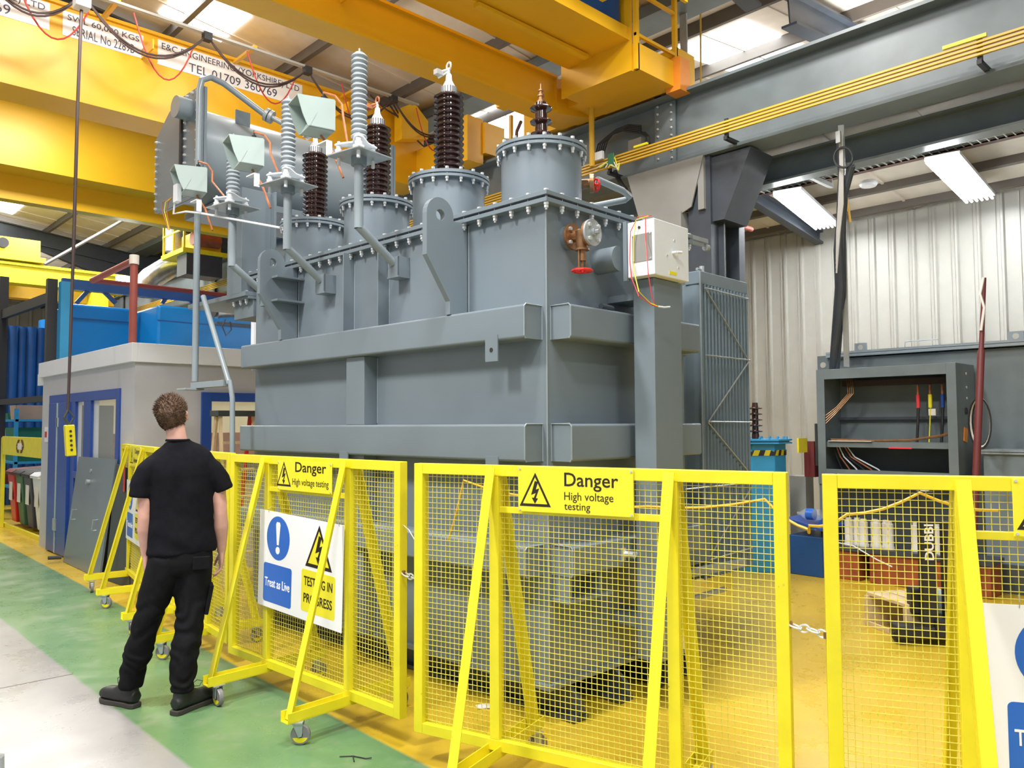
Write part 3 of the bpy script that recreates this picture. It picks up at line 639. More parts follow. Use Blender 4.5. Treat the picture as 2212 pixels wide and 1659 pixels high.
# ---- valve on the near end face
vc = Vector((.184, 0, 2.70))
v = MB().lathe([(.078, 0), (.078, -.015)], (0, 0, 0), 28, (0, 1, 0)); 
mb = MB(); mb.cyl(vc+Vector((0, -.035, 0)), vc+Vector((0, -.052, 0)), .076, n=28).cyl(vc+Vector((0, -.052, 0)), vc+Vector((0, -.16, 0)), .034, n=20).cyl(vc+Vector((0, -.11, .02)), vc+Vector((0, -.11, -.08)), .040, .03, n=20).cyl(vc+Vector((0, -.11, -.08)), vc+Vector((0, -.11, -.09)), .042, n=16).cyl(vc+Vector((0, -.11, -.09)), vc+Vector((0, -.11, -.15)), .022, n=12).cyl(vc+Vector((0, -.16, 0)), vc+Vector((0, -.175, 0)), .072, n=28)
val = mb.build('valve', 'brass', T, smooth=True, label='brown gate valve with red handwheel')
MB().cyl(vc, vc+Vector((0, -.035, 0)), .070, n=28).build('mounting_pad', 'grey', val, smooth=True)
mb = MB(); mb.cyl(vc+Vector((0, -.178, 0)), vc+Vector((0, -.192, 0)), .076, n=28).cyl(vc+Vector((0, -.19, 0)), vc+Vector((0, -.21, 0)), .022, n=16).cyl(vc+Vector((0, -.21, 0)), vc+Vector((0, -.235, 0)), .014, n=6); mb.build('blank_flange', 'galv', val, smooth=True)
for a in (45, 135, 225, 315):
    for yy in (-.192, -.052):
        q = vc+Vector((.055*math.cos(R_(a)), yy, .055*math.sin(R_(a)))); MB().cyl(q, q+Vector((0, -.014, 0)), .011, n=6).build('bolt', 'zinc', val)
mb = MB(); mb.cyl(vc+Vector((0, -.11, -.15)), vc+Vector((0, -.11, -.215)), .007, n=8).cyl(vc+Vector((.03, -.11, -.09)), vc+Vector((.03, -.11, -.19)), .005, n=8).cyl(vc+Vector((-.03, -.11, -.09)), vc+Vector((-.03, -.11, -.19)), .005, n=8).box(vc.x-.035, vc.x+.035, vc.y-.12, vc.y-.10, vc.z-.195, vc.z-.187); mb.build('stem', 'brass', val)
def handwheel(c, ax, r, par):
    c = Vector(c); ax = Vector(ax).normalized(); a = ax.orthogonal().normalized(); b = ax.cross(a); mb = MB()
    N = 24; pts = [c+a*(r*(1+.06*math.cos(8*t))*math.cos(t))+b*(r*(1+.06*math.cos(8*t))*math.sin(t)) for t in [2*math.pi*k/N for k in range(N+1)]]
    mb.tube(pts, r*.16, 7)
    for k in range(5):
        t = 2*math.pi*k/5; mb.cyl(c, c+a*(r*math.cos(t))+b*(r*math.sin(t)), r*.10, n=6)
    mb.cyl(c-ax*.012, c+ax*.012, r*.28, n=10); return mb.build('handwheel', 'red', par, smooth=True)
handwheel(vc+Vector((0, -.11, -.205)), (0, 0, 1), .052, val)
# second valve on the near turret
vc = tt(1288, 375, 'y', .20); vc = Vector((.60, .24, 3.16))
mb = MB(); mb.cyl((.58, .28, 3.16), (.60, .25, 3.16), .065, n=20).cyl((.60, .25, 3.16), (.64, .19, 3.16), .03, n=14).cyl((.64, .19, 3.16), (.655, .17, 3.16), .06, n=20).cyl((.64, .2, 3.16), (.71, .25, 3.18), .024, n=12)
v2 = mb.build('valve', 'brass', T, smooth=True); handwheel((.72, .20, 3.17), (.8, -.3, .1), .038, v2)
MB().tube([tt(1290, 388, 'x', .75), tt(1345, 412, 'x', 1.05), tt(1360, 424, 'x', 1.2), tt(1350, 432, 'x', 1.2), tt(1250, 452, 'x', .75)], .022, 10).build('oil_pipe', 'grey_light', T, smooth=True)
mb = MB(); p = tt(1398, 470, 'x', 1.35); mb.box(.75, 1.35, .22, .62, 2.925, 3.02); mb.build('lid_box', 'grey_light', T, .004)
# ---- cable duct and marshalling box on the near end
boxes('cable_duct', [(.54, .825, -.35, -.205, .28, 2.47)], 'grey', T, .003)
boxes('duct_bracket', [(.56, .80, -.205, 0, .45, .50), (.56, .80, -.205, 0, 2.36, 2.40)], 'grey', T)
mb_ = boxes('marshalling_box', [(.475, .84, -.40, -.215, 2.475, 2.80)], 'white', T, .006, label='pale grey marshalling box')
boxes('back_plate', [(.465, .50, -.215, -.19, 2.46, 2.81)], 'grey', mb_)
boxes('inspection_window', [(.472, .476, -.385, -.25, 2.56, 2.72)], 'plate_grey', mb_)
MB().cyl((.470, -.30, 2.76), (.474, -.30, 2.76), .008, n=10).build('knockout', 'dark', mb_)
for q in ((.472, -.375, 2.57), (.472, -.26, 2.57), (.472, -.375, 2.715), (.472, -.26, 2.715)): MB().cyl(q, (q[0]-.004, q[1], q[2]), .005, n=8).build('screw', 'zinc', mb_)
for q in ((.68, 2.70), (.72, 2.545), (.60, 2.60)): MB().cyl((q[0], -.405, q[1]), (q[0], -.40, q[1]), .006, n=8).build('screw', 'zinc', mb_)
mb = MB(); mb.cyl((.665, -.40, 2.625), (.665, -.43, 2.625), .009, n=10).cyl((.665, -.425, 2.625), (.71, -.43, 2.63), .009, n=10); mb.build('door_handle', 'white', mb_, smooth=True)
boxes('warning_sticker', [(.625, .70, -.4025, -.4, 2.495, 2.515)], 'sign_yellow', mb_)
mb = MB(); e = tt(1447, 663, 'y', -.44); s0 = tt(1422, 662, 'y', -.43)
for j, (m, pts) in enumerate((('redwire', ((1407, 466), (1378, 468), (1362, 500), (1360, 560), (1364, 600), (1380, 640), (1410, 660))), ('sign_yellow', ((1400, 467), (1374, 475), (1368, 520), (1368, 580), (1380, 630), (1405, 655))), ('redwire', ((1394, 468), (1395, 520), (1400, 590), (1408, 640), (1415, 660))))):
    MB().tube([tt(a, b, 'x', .455) if a < 1400 and b < 610 else tt(a, b, 'y', -.42) for a, b in pts]+[s0], .0028, 5).build('wire', m, mb_)
MB().tube([s0, tt(1435, 664, 'y', -.44), e], .005, 6).build('wire_sleeve', 'white', mb_)
MB().cyl((.47, 0, 2.60), (.47, -.16, 2.60), .075, n=24).build('round_port', 'grey', T, smooth=True)
MB().cyl(tt(1298, 661, 'y', -.09), tt(1322, 667, 'y', -.09), .017, n=12).box(.30, .40, -.12, -.06, 2.29, 2.297).build('canister', 'dark_steel', T)

mb = MB(); p = tt(1490, 515, 'x', 1.0); ga, gb = tt(1470, 506, 'y', .02), tt(1526, 522, 'y', .02); mb.bar(ga, gb, .03, .03).bar(ga-Vector((0, 0, .035)), gb-Vector((.05, 0, .035)), .02, .02).cyl(gb-Vector((.02, 0, .045)), gb-Vector((-.015, 0, .045)), .025, n=12).box(ga.x-.1, ga.x, -.0, .04, ga.z-.05, ga.z+.02); mb.build('pipe_bracket', 'galv', T)
# small drain valve low on the near end
mb = MB(); mb.cyl((.50, -.147, .875), (.50, -.22, .875), .02, n=12).cyl((.50, -.20, .875), (.56, -.20, .875), .014, n=10).box(.47, .50, -.16, -.147, .84, .91); mb.build('drain_valve', 'zinc', T)
# ---- conservator
ex, ey, ez, cr = -.30, 4.115, 4.07, .43
mb = MB(); mb.cyl((ex, ey, ez), (1.72, ey, ez), cr, n=64); CO = mb.build('conservator', 'grey_light', T, smooth=True)
def plate(x0, x1, nm, pts): return MB().ext([(x0, a, b) for a, b in pts], (x1-x0, 0, 0)).build(nm, 'grey', CO)
ep = [(3.65, 4.555), (3.65, 3.60), (4.59, 3.60), (4.59, 4.40), (4.36, 4.40), (4.30, 4.44)]
ep = [(3.65, 4.56), (3.65, 3.62), (4.59, 3.62), (4.59, 4.32), (4.30, 4.50), (4.10, 4.56)]
plate(ex-.045, ex-.015, 'end_plate', ep); plate(ex-.010, ex+.015, 'end_plate', ep)
plate(1.70, 1.725, 'end_plate', [(3.66, 4.56), (3.66, 3.62), (4.59, 3.62), (4.59, 4.56)]); plate(1.73, 1.755, 'end_plate', [(3.66, 4.56), (3.66, 3.62), (4.59, 3.62), (4.59, 4.56)])
CB = MB().cyl((-.014, 0, 0), (0, 0, 0), .013, n=6).cyl((-.024, 0, 0), (-.012, 0, 0), .008, n=6).build('bolt', 'zinc', CO); CB.matrix_local = Matrix.Translation((ex-.045, 3.69, 4.52))
for k in range(1, 11): inst(CB, CO, Matrix.Translation((ex-.045, 3.69, 4.52-k*.087)))
for k in range(10): inst(CB, CO, Matrix.Translation((ex-.045, 4.55, 4.28-k*.07)))
for k in range(1, 5): inst(CB, CO, Matrix.Translation((ex-.045, 3.69+k*.105, 4.53)))
for k in range(10): inst(CB, CO, Matrix.Translation((ex-.045, 3.93, 4.30-k*.072)))
for k in range(10): inst(CB, CO, Matrix.Translation((1.70, 3.69, 4.50-k*.09)))
MB().cyl((ex-.045, tt(395, 262, 'x', ex-.1).y, 4.40), (ex-.17, tt(395, 262, 'x', ex-.1).y, 4.40), .095, n=28).build('oil_gauge', 'grey_light', CO, smooth=True)
boxes('gauge_glass', [(ex-.07, ex-.05, 3.985, 4.015, 3.66, 4.36)], 'dark', CO)
mb = MB(); 
bm_ = [(x, ey-.02, ez+cr-.01) for x in (.18, .30)]
mb.box(.06, .20, ey-.30, ey-.285, ez+.31, ez+.44); mb.build('lifting_eye', 'grey', CO)
# conservator supports
boxes('support_column', [(-.10, .17, 3.36, 3.62, 2.75, 3.66)], 'grey', T, .003)
boxes('support_column', [(.17, .19, 3.30, 3.62, 2.75, 3.66), (1.15, 1.40, 3.36, 3.62, 2.75, 3.66), (.72, .78, 3.7, 3.76, 2.9, 3.66)], 'grey', T, .003)
boxes('support_shelf', [(-.10, 1.41, 3.29, 4.4, 2.72, 2.76), (-.1, 1.41, 3.62, 4.5, 3.58, 3.64)], 'grey', T, .003)
boxes('cable_box', [(-.02, .20, 3.30, 3.64, 2.55, 2.72)], 'grey', T, .004)
boxes('cable_box_flange', [(-.07, .22, 3.29, 3.69, 2.70, 2.73)], 'grey', T, .002)
for yy in (3.36, 3.46, 3.58): inst(LB, T, Matrix.Translation((-.05, yy, 2.70)))
# ---- breather pipe down from the conservator and its bent top
px_ = -.36
MB().tube([(px_, 3.64, 2.0), (px_, 3.64, 4.50), (px_+.02, 3.64, 4.60), (px_+.10, 3.64, 4.65), (px_+.22, 3.64, 4.63), tt(575, 250, 'x', .18)], .027, 12).build('breather_pipe', 'grey_light', T, smooth=True)
q = tt(580, 250, 'x', .2); q2 = tt(625, 274, 'x', .34)
mb = MB(); d = (q2-q).normalized(); mb.cyl(q-d*.03, q+d*.0, .06, n=18).cyl(q+d*.012, q+d*.04, .06, n=18).cyl(q, q2, .022, n=10); mb.build('pipe_flange', 'galv', T, smooth=True)
MB().tube([tt(439, 640, 'x', px_), tt(496, 830, 'x', px_)], .022, 10).build('pipe_brace', 'grey_light', T, smooth=True)
boxes('brace_bracket', [(px_-.03, px_+.03, 3.07, 3.66, 1.94, 1.99), (px_-.12, px_+.04, 3.55, 3.72, 1.925, 1.94)], 'grey_light', T, .003)
MB().tube([tt(497, 822, 'x', px_), tt(502, 860, 'x', px_), tt(502, 990, 'x', px_), (px_, tt(502, 990, 'x', px_).y, .05)], .020, 10).build('stand_leg', 'grey_light', T, smooth=True)
# thin white linkage with its switch box and loose wires
a0, a1, a2, a3 = tt(372, 466, 'x', -.55), tt(402, 457, 'x', -.5), tt(605, 492, 'x', -.30), tt(380, 415, 'x', -.55)
MB().tube([a3, tt(375, 462, 'x', -.55), a1, tt(430, 460, 'x', -.48), a2], .009, 8).build('linkage_rod', 'white', T, smooth=True)
M = Matrix.Translation(tt(383, 418, 'x', -.55)); MB(M).box(-.02, .02, -.04, .04, -.075, .075).build('switch_box', 'white', T, .004)
for k, (m, dx) in enumerate((('copper', 0), ('sign_yellow', .01), ('copper', .02))):
    MB().tube([tt(372, 427, 'x', -.56), tt(352+6*k, 436, 'x', -.56), tt(350+5*k, 455, 'x', -.56), tt(358+3*k, 478, 'x', -.56), tt(363+2*k, 497, 'x', -.56)], .004, 5).build('loose_wire', m, T)
# ---- radiator bank on the far side
RX0, RY0, RZ0, RZ1 = 1.99, .20, .47, 2.79
RB = boxes('radiator', [(RX0+.03, 2.72, RY0+.05, 1.9, RZ1-.13, RZ1-.09)], 'radiator', T)
NP = 15
def fin(x):
    mb = MB(); t = .013; n_ = 11; W_ = 1.7
    pts = []
    for k in range(n_*4+1):
        yy = RY0+W_*k/(n_*4); pts.append((yy, (0, .6, 1, .6)[k % 4]*t*.55))
    v = []
    for yy, o in pts: v += [(x-t*.4-o, yy, RZ0), (x-t*.4-o, yy, RZ1-.10), (x+t*.4+o, yy, RZ0), (x+t*.4+o, yy, RZ1-.10)]
    fs = []
    for k in range(len(pts)-1):
        a = 4*k; b = a+4; fs += [(a, b, b+1, a+1), (a+2, a+3, b+3, b+2), (a+1, b+1, b+3, a+3), (a, a+2, b+2, b)]
    e = 4*(len(pts)-1); fs += [(0, 1, 3, 2), (e, e+2, e+3, e+1)]; mb.add(v, fs); return mb
f0 = fin(0).build('cooling_panel', 'radiator', RB, smooth=False)
for p in f0.data.polygons: p.use_smooth = False
for k in range(NP):
    M = Matrix.Translation((RX0+.02+k*.0505, 0, 0))
    if k == 0: f0.matrix_local = M
    else: inst(f0, RB, M)
boxes('top_header', [(RX0, 2.745, RY0+.01, RY0+.14, RZ1-.10, RZ1)], 'radiator', RB, .006); boxes('top_header', [(RX0, 2.745, 1.6, 1.8, RZ1-.10, RZ1)], 'radiator', RB, .006)
boxes('bottom_header', [(RX0+.02, 2.72, RY0+.10, RY0+.24, RZ0-.02, RZ0+.08)], 'radiator', RB, .006)
MB().tube([(RX0-.01, RY0+.001, RZ0), (RX0-.01, RY0+.001, RZ1-.01)], .008, 6).build('edge_rod', 'grey_light', RB)
rods = [((1523, 622), (1617, 646)), ((1525, 767), (1620, 778)), ((1530, 911), (1624, 912)), ((1523, 622), (1617, 778)), ((1617, 782), (1530, 911)), ((1530, 913), (1610, 1010)), ((1610, 1010), (1625, 1030)), ((1625, 1050), (1535, 1200)), ((1480, 1057), (1600, 1045)), ((1530, 1210), (1625, 1183))]
for a, b in rods: MB().cyl(tt(*a, 'y', RY0-.012), tt(*b, 'y', RY0-.012), .006, n=6).build('brace_rod', 'galv', RB)
MB().cyl((RX0+.1, RY0+.05, RZ1), (RX0+.1, RY0+.05, RZ1+.05), .02, n=8).cyl((RX0+.03, RY0+.05, RZ1+.02), (RX0+.1, RY0+.05, RZ1+.02), .012, n=8).build('vent_plug', 'galv', RB)
MB().cyl((TW, .75, RZ1-.25), (RX0+.04, .75, RZ1-.25), .06, n=20).build('cooler_pipe', 'grey', RB, smooth=True)
MB().cyl((TW, .75, RZ0+.1), (RX0+.04, .75, RZ0+.1), .06, n=20).build('cooler_pipe', 'grey', RB, smooth=True)
mb = MB(); mb.bar((1.3, .0, .62), (2.15, -.02, .60), .05, .05).bar((1.3, .05, .42), (2.0, .05, .42), .03, .03); mb.build('base_pipe', 'galv', RB)
boxes('near_side_pipe_box', [(TW, 1.93, .12, .42, .62, 1.03)], 'grey', T, .01)
# ================================================================== barriers
def wheel_castor(par, x, y, ang=0):
    M = Matrix.Translation((x, y, 0)) @ Matrix.Rotation(ang, 4, 'Z'); c = Vector((.02, 0, .05))
    mb = MB(M); mb.box(-.035, .035, -.035, .035, .112, .118)
    for s in (-1, 1): mb.ext([(-.02, s*.019, .112), (.035, s*.019, .112), (.03, s*.019, .045), (.012, s*.019, .04)], (0, s*.003, 0))
    k = mb.build('castor', 'galv', par)
    mb = MB(M); mb.lathe([(.0, -.014), (.048, -.014), (.05, -.010), (.05, .010), (.048, .014), (0, .014)], c, 28, (0, 1, 0)); mb.mi = 1; mb.cyl(c-Vector((0, .0165, 0)), c+Vector((0, .0165, 0)), .014, n=12); mb.mi = 2
    for s in (-1, 1): mb.ext([c+Vector((.040*math.cos(t), s*.0141, .040*math.sin(t))) for t in [R_(200+14*i) for i in range(11)]], (0, s*.0006, 0))
    mb.build('wheel', ['castor', 'dark', 'byellow'], k)
BL, BZ0, BZ1 = 1.76, .145, 1.44
def make_barrier():
    b = thing('safety_barrier', 'x', 'barrier')
    boxes('frame', [(0, .05, -.025, .025, BZ0, BZ1), (BL-.05, BL, -.025, .025, BZ0, BZ1), (.05, BL-.05, -.025, .025, BZ1-.05, BZ1), (.05, BL-.05, -.025, .025, BZ0, BZ0+.05)], 'byellow', b, .003)
    for x in (.43, 1.28): boxes('upright', [(x, x+.05, -.024, .024, BZ0+.05, BZ1-.05)], 'byellow', b, .002)
    boxes('cross_rail', [(.48, 1.28, -.015, .015, 1.222, 1.25)], 'byellow', b, .002)
    mb = MB(); p = .0254; r = .00125
    x = .05+p*.6
    while x < BL-.05:
        if not (.43 < x < .48 or 1.28 < x < 1.33): mb.box(x-r, x+r, .004, .004+2*r, BZ0+.05, BZ1-.05)
        x += p
    z = BZ0+.05+p*.5
    while z < BZ1-.05:
        mb.box(.05, .43, .001, .001+2*r, z-r, z+r).box(.48, 1.28, .001, .001+2*r, z-r, z+r).box(1.33, BL-.05, .001, .001+2*r, z-r, z+r); z += p
    mb.build('wire_mesh', 'wire', b)
    for x in (.455, 1.305):
        boxes('foot_channel', [(x-.035, x+.035, -.40, .40, .118, .124), (x-.035, x-.030, -.40, .40, .12, .172), (x+.030, x+.035, -.40, .40, .12, .172)], 'byellow', b, .001)
        for s in (-1, 1):
            mb = MB(); a, e = Vector((x, s*.028, 1.425)), Vector((x, s*.36, .125)); d = (e-a).normalized(); n_ = Vector((0, d.z*s, -d.y*s)).normalized()
            if n_.y*s < 0: n_ = -n_
            mb.bar(a+Vector((-.0225, 0, 0)), e+Vector((-.0225, 0, 0)), .005, .045, n_); mb.bar(a+n_*.02, e+n_*.02, .045, .005, n_)
            mb.build('brace_leg', 'byellow', b, .001)
            wheel_castor(b, x+.012, s*.335, .5*s+x)
    return b
def place_barrier(b, o, d, label):
    L = math.hypot(*d); b.location = (o[0], o[1], 0); b.rotation_euler = (0, 0, math.atan2(d[1], d[0])); b['label'] = label; b['group'] = 'yellow mesh safety barriers'
    return Matrix.Translation((o[0], o[1], 0)) @ Matrix.Rotation(math.atan2(d[1], d[0]), 4, 'Z')
proto = make_barrier(); index_children()
others = [copy_tree(proto) for _ in range(4)]
d2 = Vector((.51, -1.701)).normalized()
MB2 = place_barrier(proto, (2.365+.022*d2.x, 3.195+.022*d2.y), (.51, -1.701), 'yellow mesh barrier in the centre foreground with the large Danger sign')
MB1 = place_barrier(others[0], (2.302, 5.10), (.11, -1.74), 'yellow mesh barrier right of the man, carrying the white Treat as Live board')
MB3 = place_barrier(others[1], (2.86, 1.342), (.311, -.571), 'yellow mesh barrier cut off by the right edge of the picture')
MB0 = place_barrier(others[2], (2.55, 7.06), (-.165, -1.75), 'yellow mesh barrier half hidden behind the man')
MBm = place_barrier(others[3], (2.84, 8.99), (-.27, -1.74), 'farthest yellow mesh barrier, in front of the leaning grey metal sheet')
def SF(M, y=-.032): return frame((0, y, 0), (1, 0, 0), (0, 0, 1))     # sign frame inside a barrier
def tri(par, M, ax, ay, bx0, bx1, by, yellow='sign_yellow'):
    cx = (bx0+bx1)/2; cy = by+(ay-by)*.36
    def sc_(k): return [M @ Vector((cx+(p[0]-cx)*k, cy+(p[1]-cy)*k, 0)) for p in ((ax, ay), (bx0, by), (bx1, by))]
    nz = M.to_3x3() @ Vector((0, 0, 1))
    t = MB().ext(sc_(1), nz*.0008).build('warning_triangle', 'sign_black', par); MB().ext([p+nz*.0006 for p in sc_(.78)], nz*.0008).build('triangle_field', yellow, t) 
    w = bx1-bx0; h = ay-by
    def P(u, v): return M @ Vector((bx0+u*w, by+v*h, .0016))
    mb = MB(); mb.ext([P(.50, .76), P(.60, .72), P(.53, .50), P(.64, .54), P(.52, .22), P(.46, .24), P(.53, .40), P(.38, .34)], nz*.0005); mb.ext([P(.40, .26), P(.60, .24), P(.50, .08)], nz*.0005); mb.build('lightning_bolt', 'sign_black', t)
def danger(bar, x0, x1, z0, z1, two_line, T0, txt, sub, trib):
    M = SF(None); s = boxes('danger_sign', [(x0, x1, -.032, -.028, z0, z1)], 'sign_yellow', bar, .002)
    tri(s, M, *trib)
    fit_text('Danger', M, *txt, 'lettering', 'sign_black', s, bold=.008)
    for l, bb in sub: fit_text(l, M, *bb, 'lettering', 'sign_black', s)
    for a in (x0+.01, x1-.01):
        for z in (z0+.01, z1-.01): MB().cyl((a, -.032, z), (a, -.036, z), .005, n=10).build('rivet', 'zinc', s)
def q(M, px, py, off=-.032): p = tt(px, py, 'y', off, M); return p.x, p.z
bx = lambda M, l, t, r, b: (q(M, l, (t+b)/2)[0], q(M, r, (t+b)/2)[0], q(M, (l+r)/2, b)[1], q(M, (l+r)/2, t)[1])
danger(proto, .59, 1.145, 1.236, 1.438, 1, 0, bx(MB2, 1219, 1022.5, 1335.5, 1062), [('High voltage', bx(MB2, 1219, 1065, 1325, 1088)), ('testing', bx(MB2, 1219, 1087.5, 1275, 1107.5))], (q(MB2, 1156, 1021)[0], q(MB2, 1156, 1021)[1], q(MB2, 1122.7, 1092)[0], q(MB2, 1190, 1095)[0], q(MB2, 1156, 1094)[1]))
danger(others[0], .60, 1.17, 1.24, 1.415, 1, 0, bx(MB1, 638, 999.5, 704.6, 1028.5), [('High voltage testing', bx(MB1, 631.7, 1036, 709.7, 1055))], (q(MB1, 613.6, 997)[0], q(MB1, 613.6, 997)[1], q(MB1, 598, 1049)[0], q(MB1, 628.4, 1051)[0], q(MB1, 613, 1050)[1]))
danger(others[1], .605, 1.16, 1.238, 1.438, 1, 0, (.86, 1.10, 1.345, 1.41), [('High voltage', (.86, 1.08, 1.295, 1.335)), ('testing', (.86, .98, 1.25, 1.29))], (.70, 1.41, .615, .775, 1.262))
danger(others[2], .60, 1.15, 1.238, 1.43, 1, 0, (.86, 1.10, 1.345, 1.41), [('High voltage testing', (.80, 1.10, 1.26, 1.32))], (.70, 1.41, .615, .775, 1.262))
danger(others[3], .60, 1.15, 1.238, 1.43, 1, 0, (.86, 1.10, 1.345, 1.41), [('High voltage testing', (.80, 1.10, 1.26, 1.32))], (.70, 1.41, .615, .775, 1.262))
def treat_board(bar, cx, cz, rot, W_=.885, H_=.585, y=-.040):
    M = frame((cx, y, cz), (math.cos(rot), 0, math.sin(rot)), (-math.sin(rot), 0, math.cos(rot)))     # origin at board centre
    def P(u, v, d=0): return M @ Vector((u*W_-W_/2, v*H_-H_/2, d))
    nz = M.to_3x3() @ Vector((0, 0, 1))
    s = MB().ext([P(0, 0), P(1, 0), P(1, 1), P(0, 1)], nz*.003).build('treat_as_live_board', 'sign_white', bar, .001)
    def poly(uv, nm, m, d0=.003, par=s): return MB().ext([P(u, v, d0) for u, v in uv], nz*.0008).build(nm, m, par)
    cu, cv = .245, .735; ru, rv = .145, .225
    poly([(cu+ru*math.cos(t), cv+rv*math.sin(t)) for t in [2*math.pi*k/40 for k in range(40)]], 'blue_disc', 'sign_blue')
    poly([(cu-.028, cv+.14), (cu-.018, cv+.165), (cu+.018, cv+.165), (cu+.028, cv+.14), (cu+.012, cv-.07), (cu-.012, cv-.07)], 'exclamation_mark', 'sign_white', .0042)
    poly([(cu+.026*math.cos(t), cv-.125+.038*math.sin(t)) for t in [2*math.pi*k/20 for k in range(20)]], 'exclamation_mark', 'sign_white', .0042)
    def rr(u0, u1, v0, v1, nm, m):
        r = .02; pts = []
        for (a, b, t0) in ((u1-r, v1-r*1.5, 0), (u0+r, v1-r*1.5, 90), (u0+r, v0+r*1.5, 180), (u1-r, v0+r*1.5, 270)):
            for k in range(5): t = R_(t0+k*22.5); pts.append((a+r*math.cos(t), b+r*1.5*math.sin(t)))
        return poly(pts, nm, m)
    rr(.07, .425, .06, .46, 'blue_panel', 'sign_blue'); rr(.545, .925, .09, .50, 'yellow_panel', 'sign_yellow')
    TM_ = M @ Matrix.Translation((-W_/2, -H_/2, .0042))
    fit_text('Treat as Live', TM_, .09*W_, .405*W_, .22*H_, .31*H_, 'lettering', 'sign_white', s, bold=.012)
    fit_text('TESTING IN', TM_, .575*W_, .895*W_, .345*H_, .435*H_, 'lettering', 'sign_black', s, bold=.01)
    fit_text('PROGRESS', TM_, .575*W_, .895*W_, .18*H_, .27*H_, 'lettering', 'sign_black', s, bold=.01)
    tri(s, M @ Matrix.Translation((-W_/2, -H_/2, .0035)), .735*W_, .955*H_, .585*W_, .885*W_, .535*H_)
    for u in (.12, .95): MB().tube([P(u, .985, .004), P(u, 1.02, .01), P(u+.005, 1.05, -.02)], .0015, 5).build('tie_wire', 'galv', s)
treat_board(others[0], .853, .803, -.034)
treat_board(others[1], .50+.46, .71, 0, .92, .60)
treat_board(others[3], .95, .80, 0)
# red and white sticker on the farthest barrier
boxes('sticker', [(.20, .29, -.030, -.027, .95, 1.25)], 'red', others[3])
# chains between the barriers
def chain(name, pts, label):
    t = thing(name, label, 'chain'); n = len(pts)-1
    for i in range(n):
        a, b = Vector(pts[i]), Vector(pts[i+1]); c = (a+b)/2; d = (b-a); L = d.length*.62; d.normalize(); s = Vector((0, 0, 1)) if i % 2 else d.cross(Vector((0, 0, 1))).normalized()
        P = [c+d*(L*math.cos(t_))+s*(.014*math.sin(t_)) for t_ in [2*math.pi*k/14 for k in range(15)]]
        MB().tube(P, .0038, 6).build('link', 'zinc', t)
    for p in (pts[0], pts[-1]): MB().cyl(Vector(p)-Vector((0, 0, .012)), Vector(p)+Vector((0, 0, .012)), .010, n=8).build('eye', 'brass', t)
    return t
e1 = MB1 @ Vector((BL, 0, .875)); s2 = MB2 @ Vector((0, 0, .875)); chain('chain', [e1, e1.lerp(s2, .35)-Vector((0, 0, .008)), e1.lerp(s2, .7), s2], 'short chain joining the two barriers left of centre')
e2 = MB2 @ Vector((BL, -.01, .865)); s3 = MB3 @ Vector((0, -.01, .855)); chain('chain', [e2, e2.lerp(s3, .28)-Vector((0, 0, .004)), e2.lerp(s3, .52)+Vector((0, 0, .004)), e2.lerp(s3, .78), s3], 'short chain joining the centre and right-hand barriers')
def sit(o, label, cat, **k): return tag(o, label, cat, **k)
a = at(867, 1100, 'y', 3.35)
sit(MB().tube([e1+Vector((0, 0, .24)), e1.lerp(s2, .4)+Vector((0, 0, .225)), s2+Vector((0, 0, .17))], .003, 5).build('tie_wire', 'zinc'), 'thin bright tie wire looped between the two left barriers, above their chain', 'wire')
# yellow rope slung behind the barriers
rp = [at(905, 1160, 'x', 2.75), at(938, 1038, 'x', 2.8), at(1110, 1065, 'x', 3.02), at(1330, 1078, 'x', 3.2)]
rp = [MB2 @ Vector((.05, .2, 1.04)), MB2 @ Vector((.13, .22, 1.345)), MB2 @ Vector((.6, .25, 1.27)), MB2 @ Vector((1.1, .25, 1.255)), MB2 @ Vector((1.62, .25, 1.31)), MB2 @ Vector((1.80, .2, 1.20)), MB3 @ Vector((-.04, .2, 1.225)), MB3 @ Vector((.1, .22, 1.27)), MB3 @ Vector((.36, .22, 1.36)), MB3 @ Vector((.62, .22, 1.30))]
rp2 = []
for i in range(len(rp)-1): rp2 += [rp[i].lerp(rp[i+1], k/4)-Vector((0, 0, .02*math.sin(math.pi*k/4))) for k in range(4)]
sit(MB().tube(rp2+[rp[-1]], .006, 6).build('rope', 'cond'), 'thin yellow rope strung behind the centre and right barriers', 'rope')

# ================================================================== the person
PM = Matrix.Translation((1.70, 4.78, 0)) @ Matrix.Rotation(R_(-19.5), 4, 'Z')
man = thing('person', 'man seen from behind in black T-shirt, trousers and boots looking up at the transformer', 'person', (1.70, 4.78, 0), R_(-19.5))
def loft(mb, rings, n=24, tilt=None):       # rings: (centre, rx, ry[, normal]) – stacked ellipses
    vs = []
    for i, rg in enumerate(rings):
        c = Vector(rg[0]); p0 = Vector(rings[max(0, i-1)][0]); p1 = Vector(rings[min(len(rings)-1, i+1)][0]); d = (p1-p0).normalized()
        if abs(d.z) > .5:
            a = Vector((1, 0, 0)); a = (a-d*a.dot(d)).normalized(); b = d.cross(a)
        else:
            a = Vector((1, 0, 0)); a = (a-d*a.dot(d)).normalized() if abs(d.x) < .9 else Vector((0, 1, 0)); b = d.cross(a)
        for k in range(n):
            t = 2*math.pi*k/n; vs.append(c+a*(rg[1]*math.cos(t))+b*(rg[2]*math.sin(t)))
    N = len(rings); fs = [(i*n+k, i*n+(k+1) % n, (i+1)*n+(k+1) % n, (i+1)*n+k) for i in range(N-1) for k in range(n)]
    fs += [tuple(range(n-1, -1, -1)), tuple(range((N-1)*n, N*n))]
    return mb.add(vs, fs)
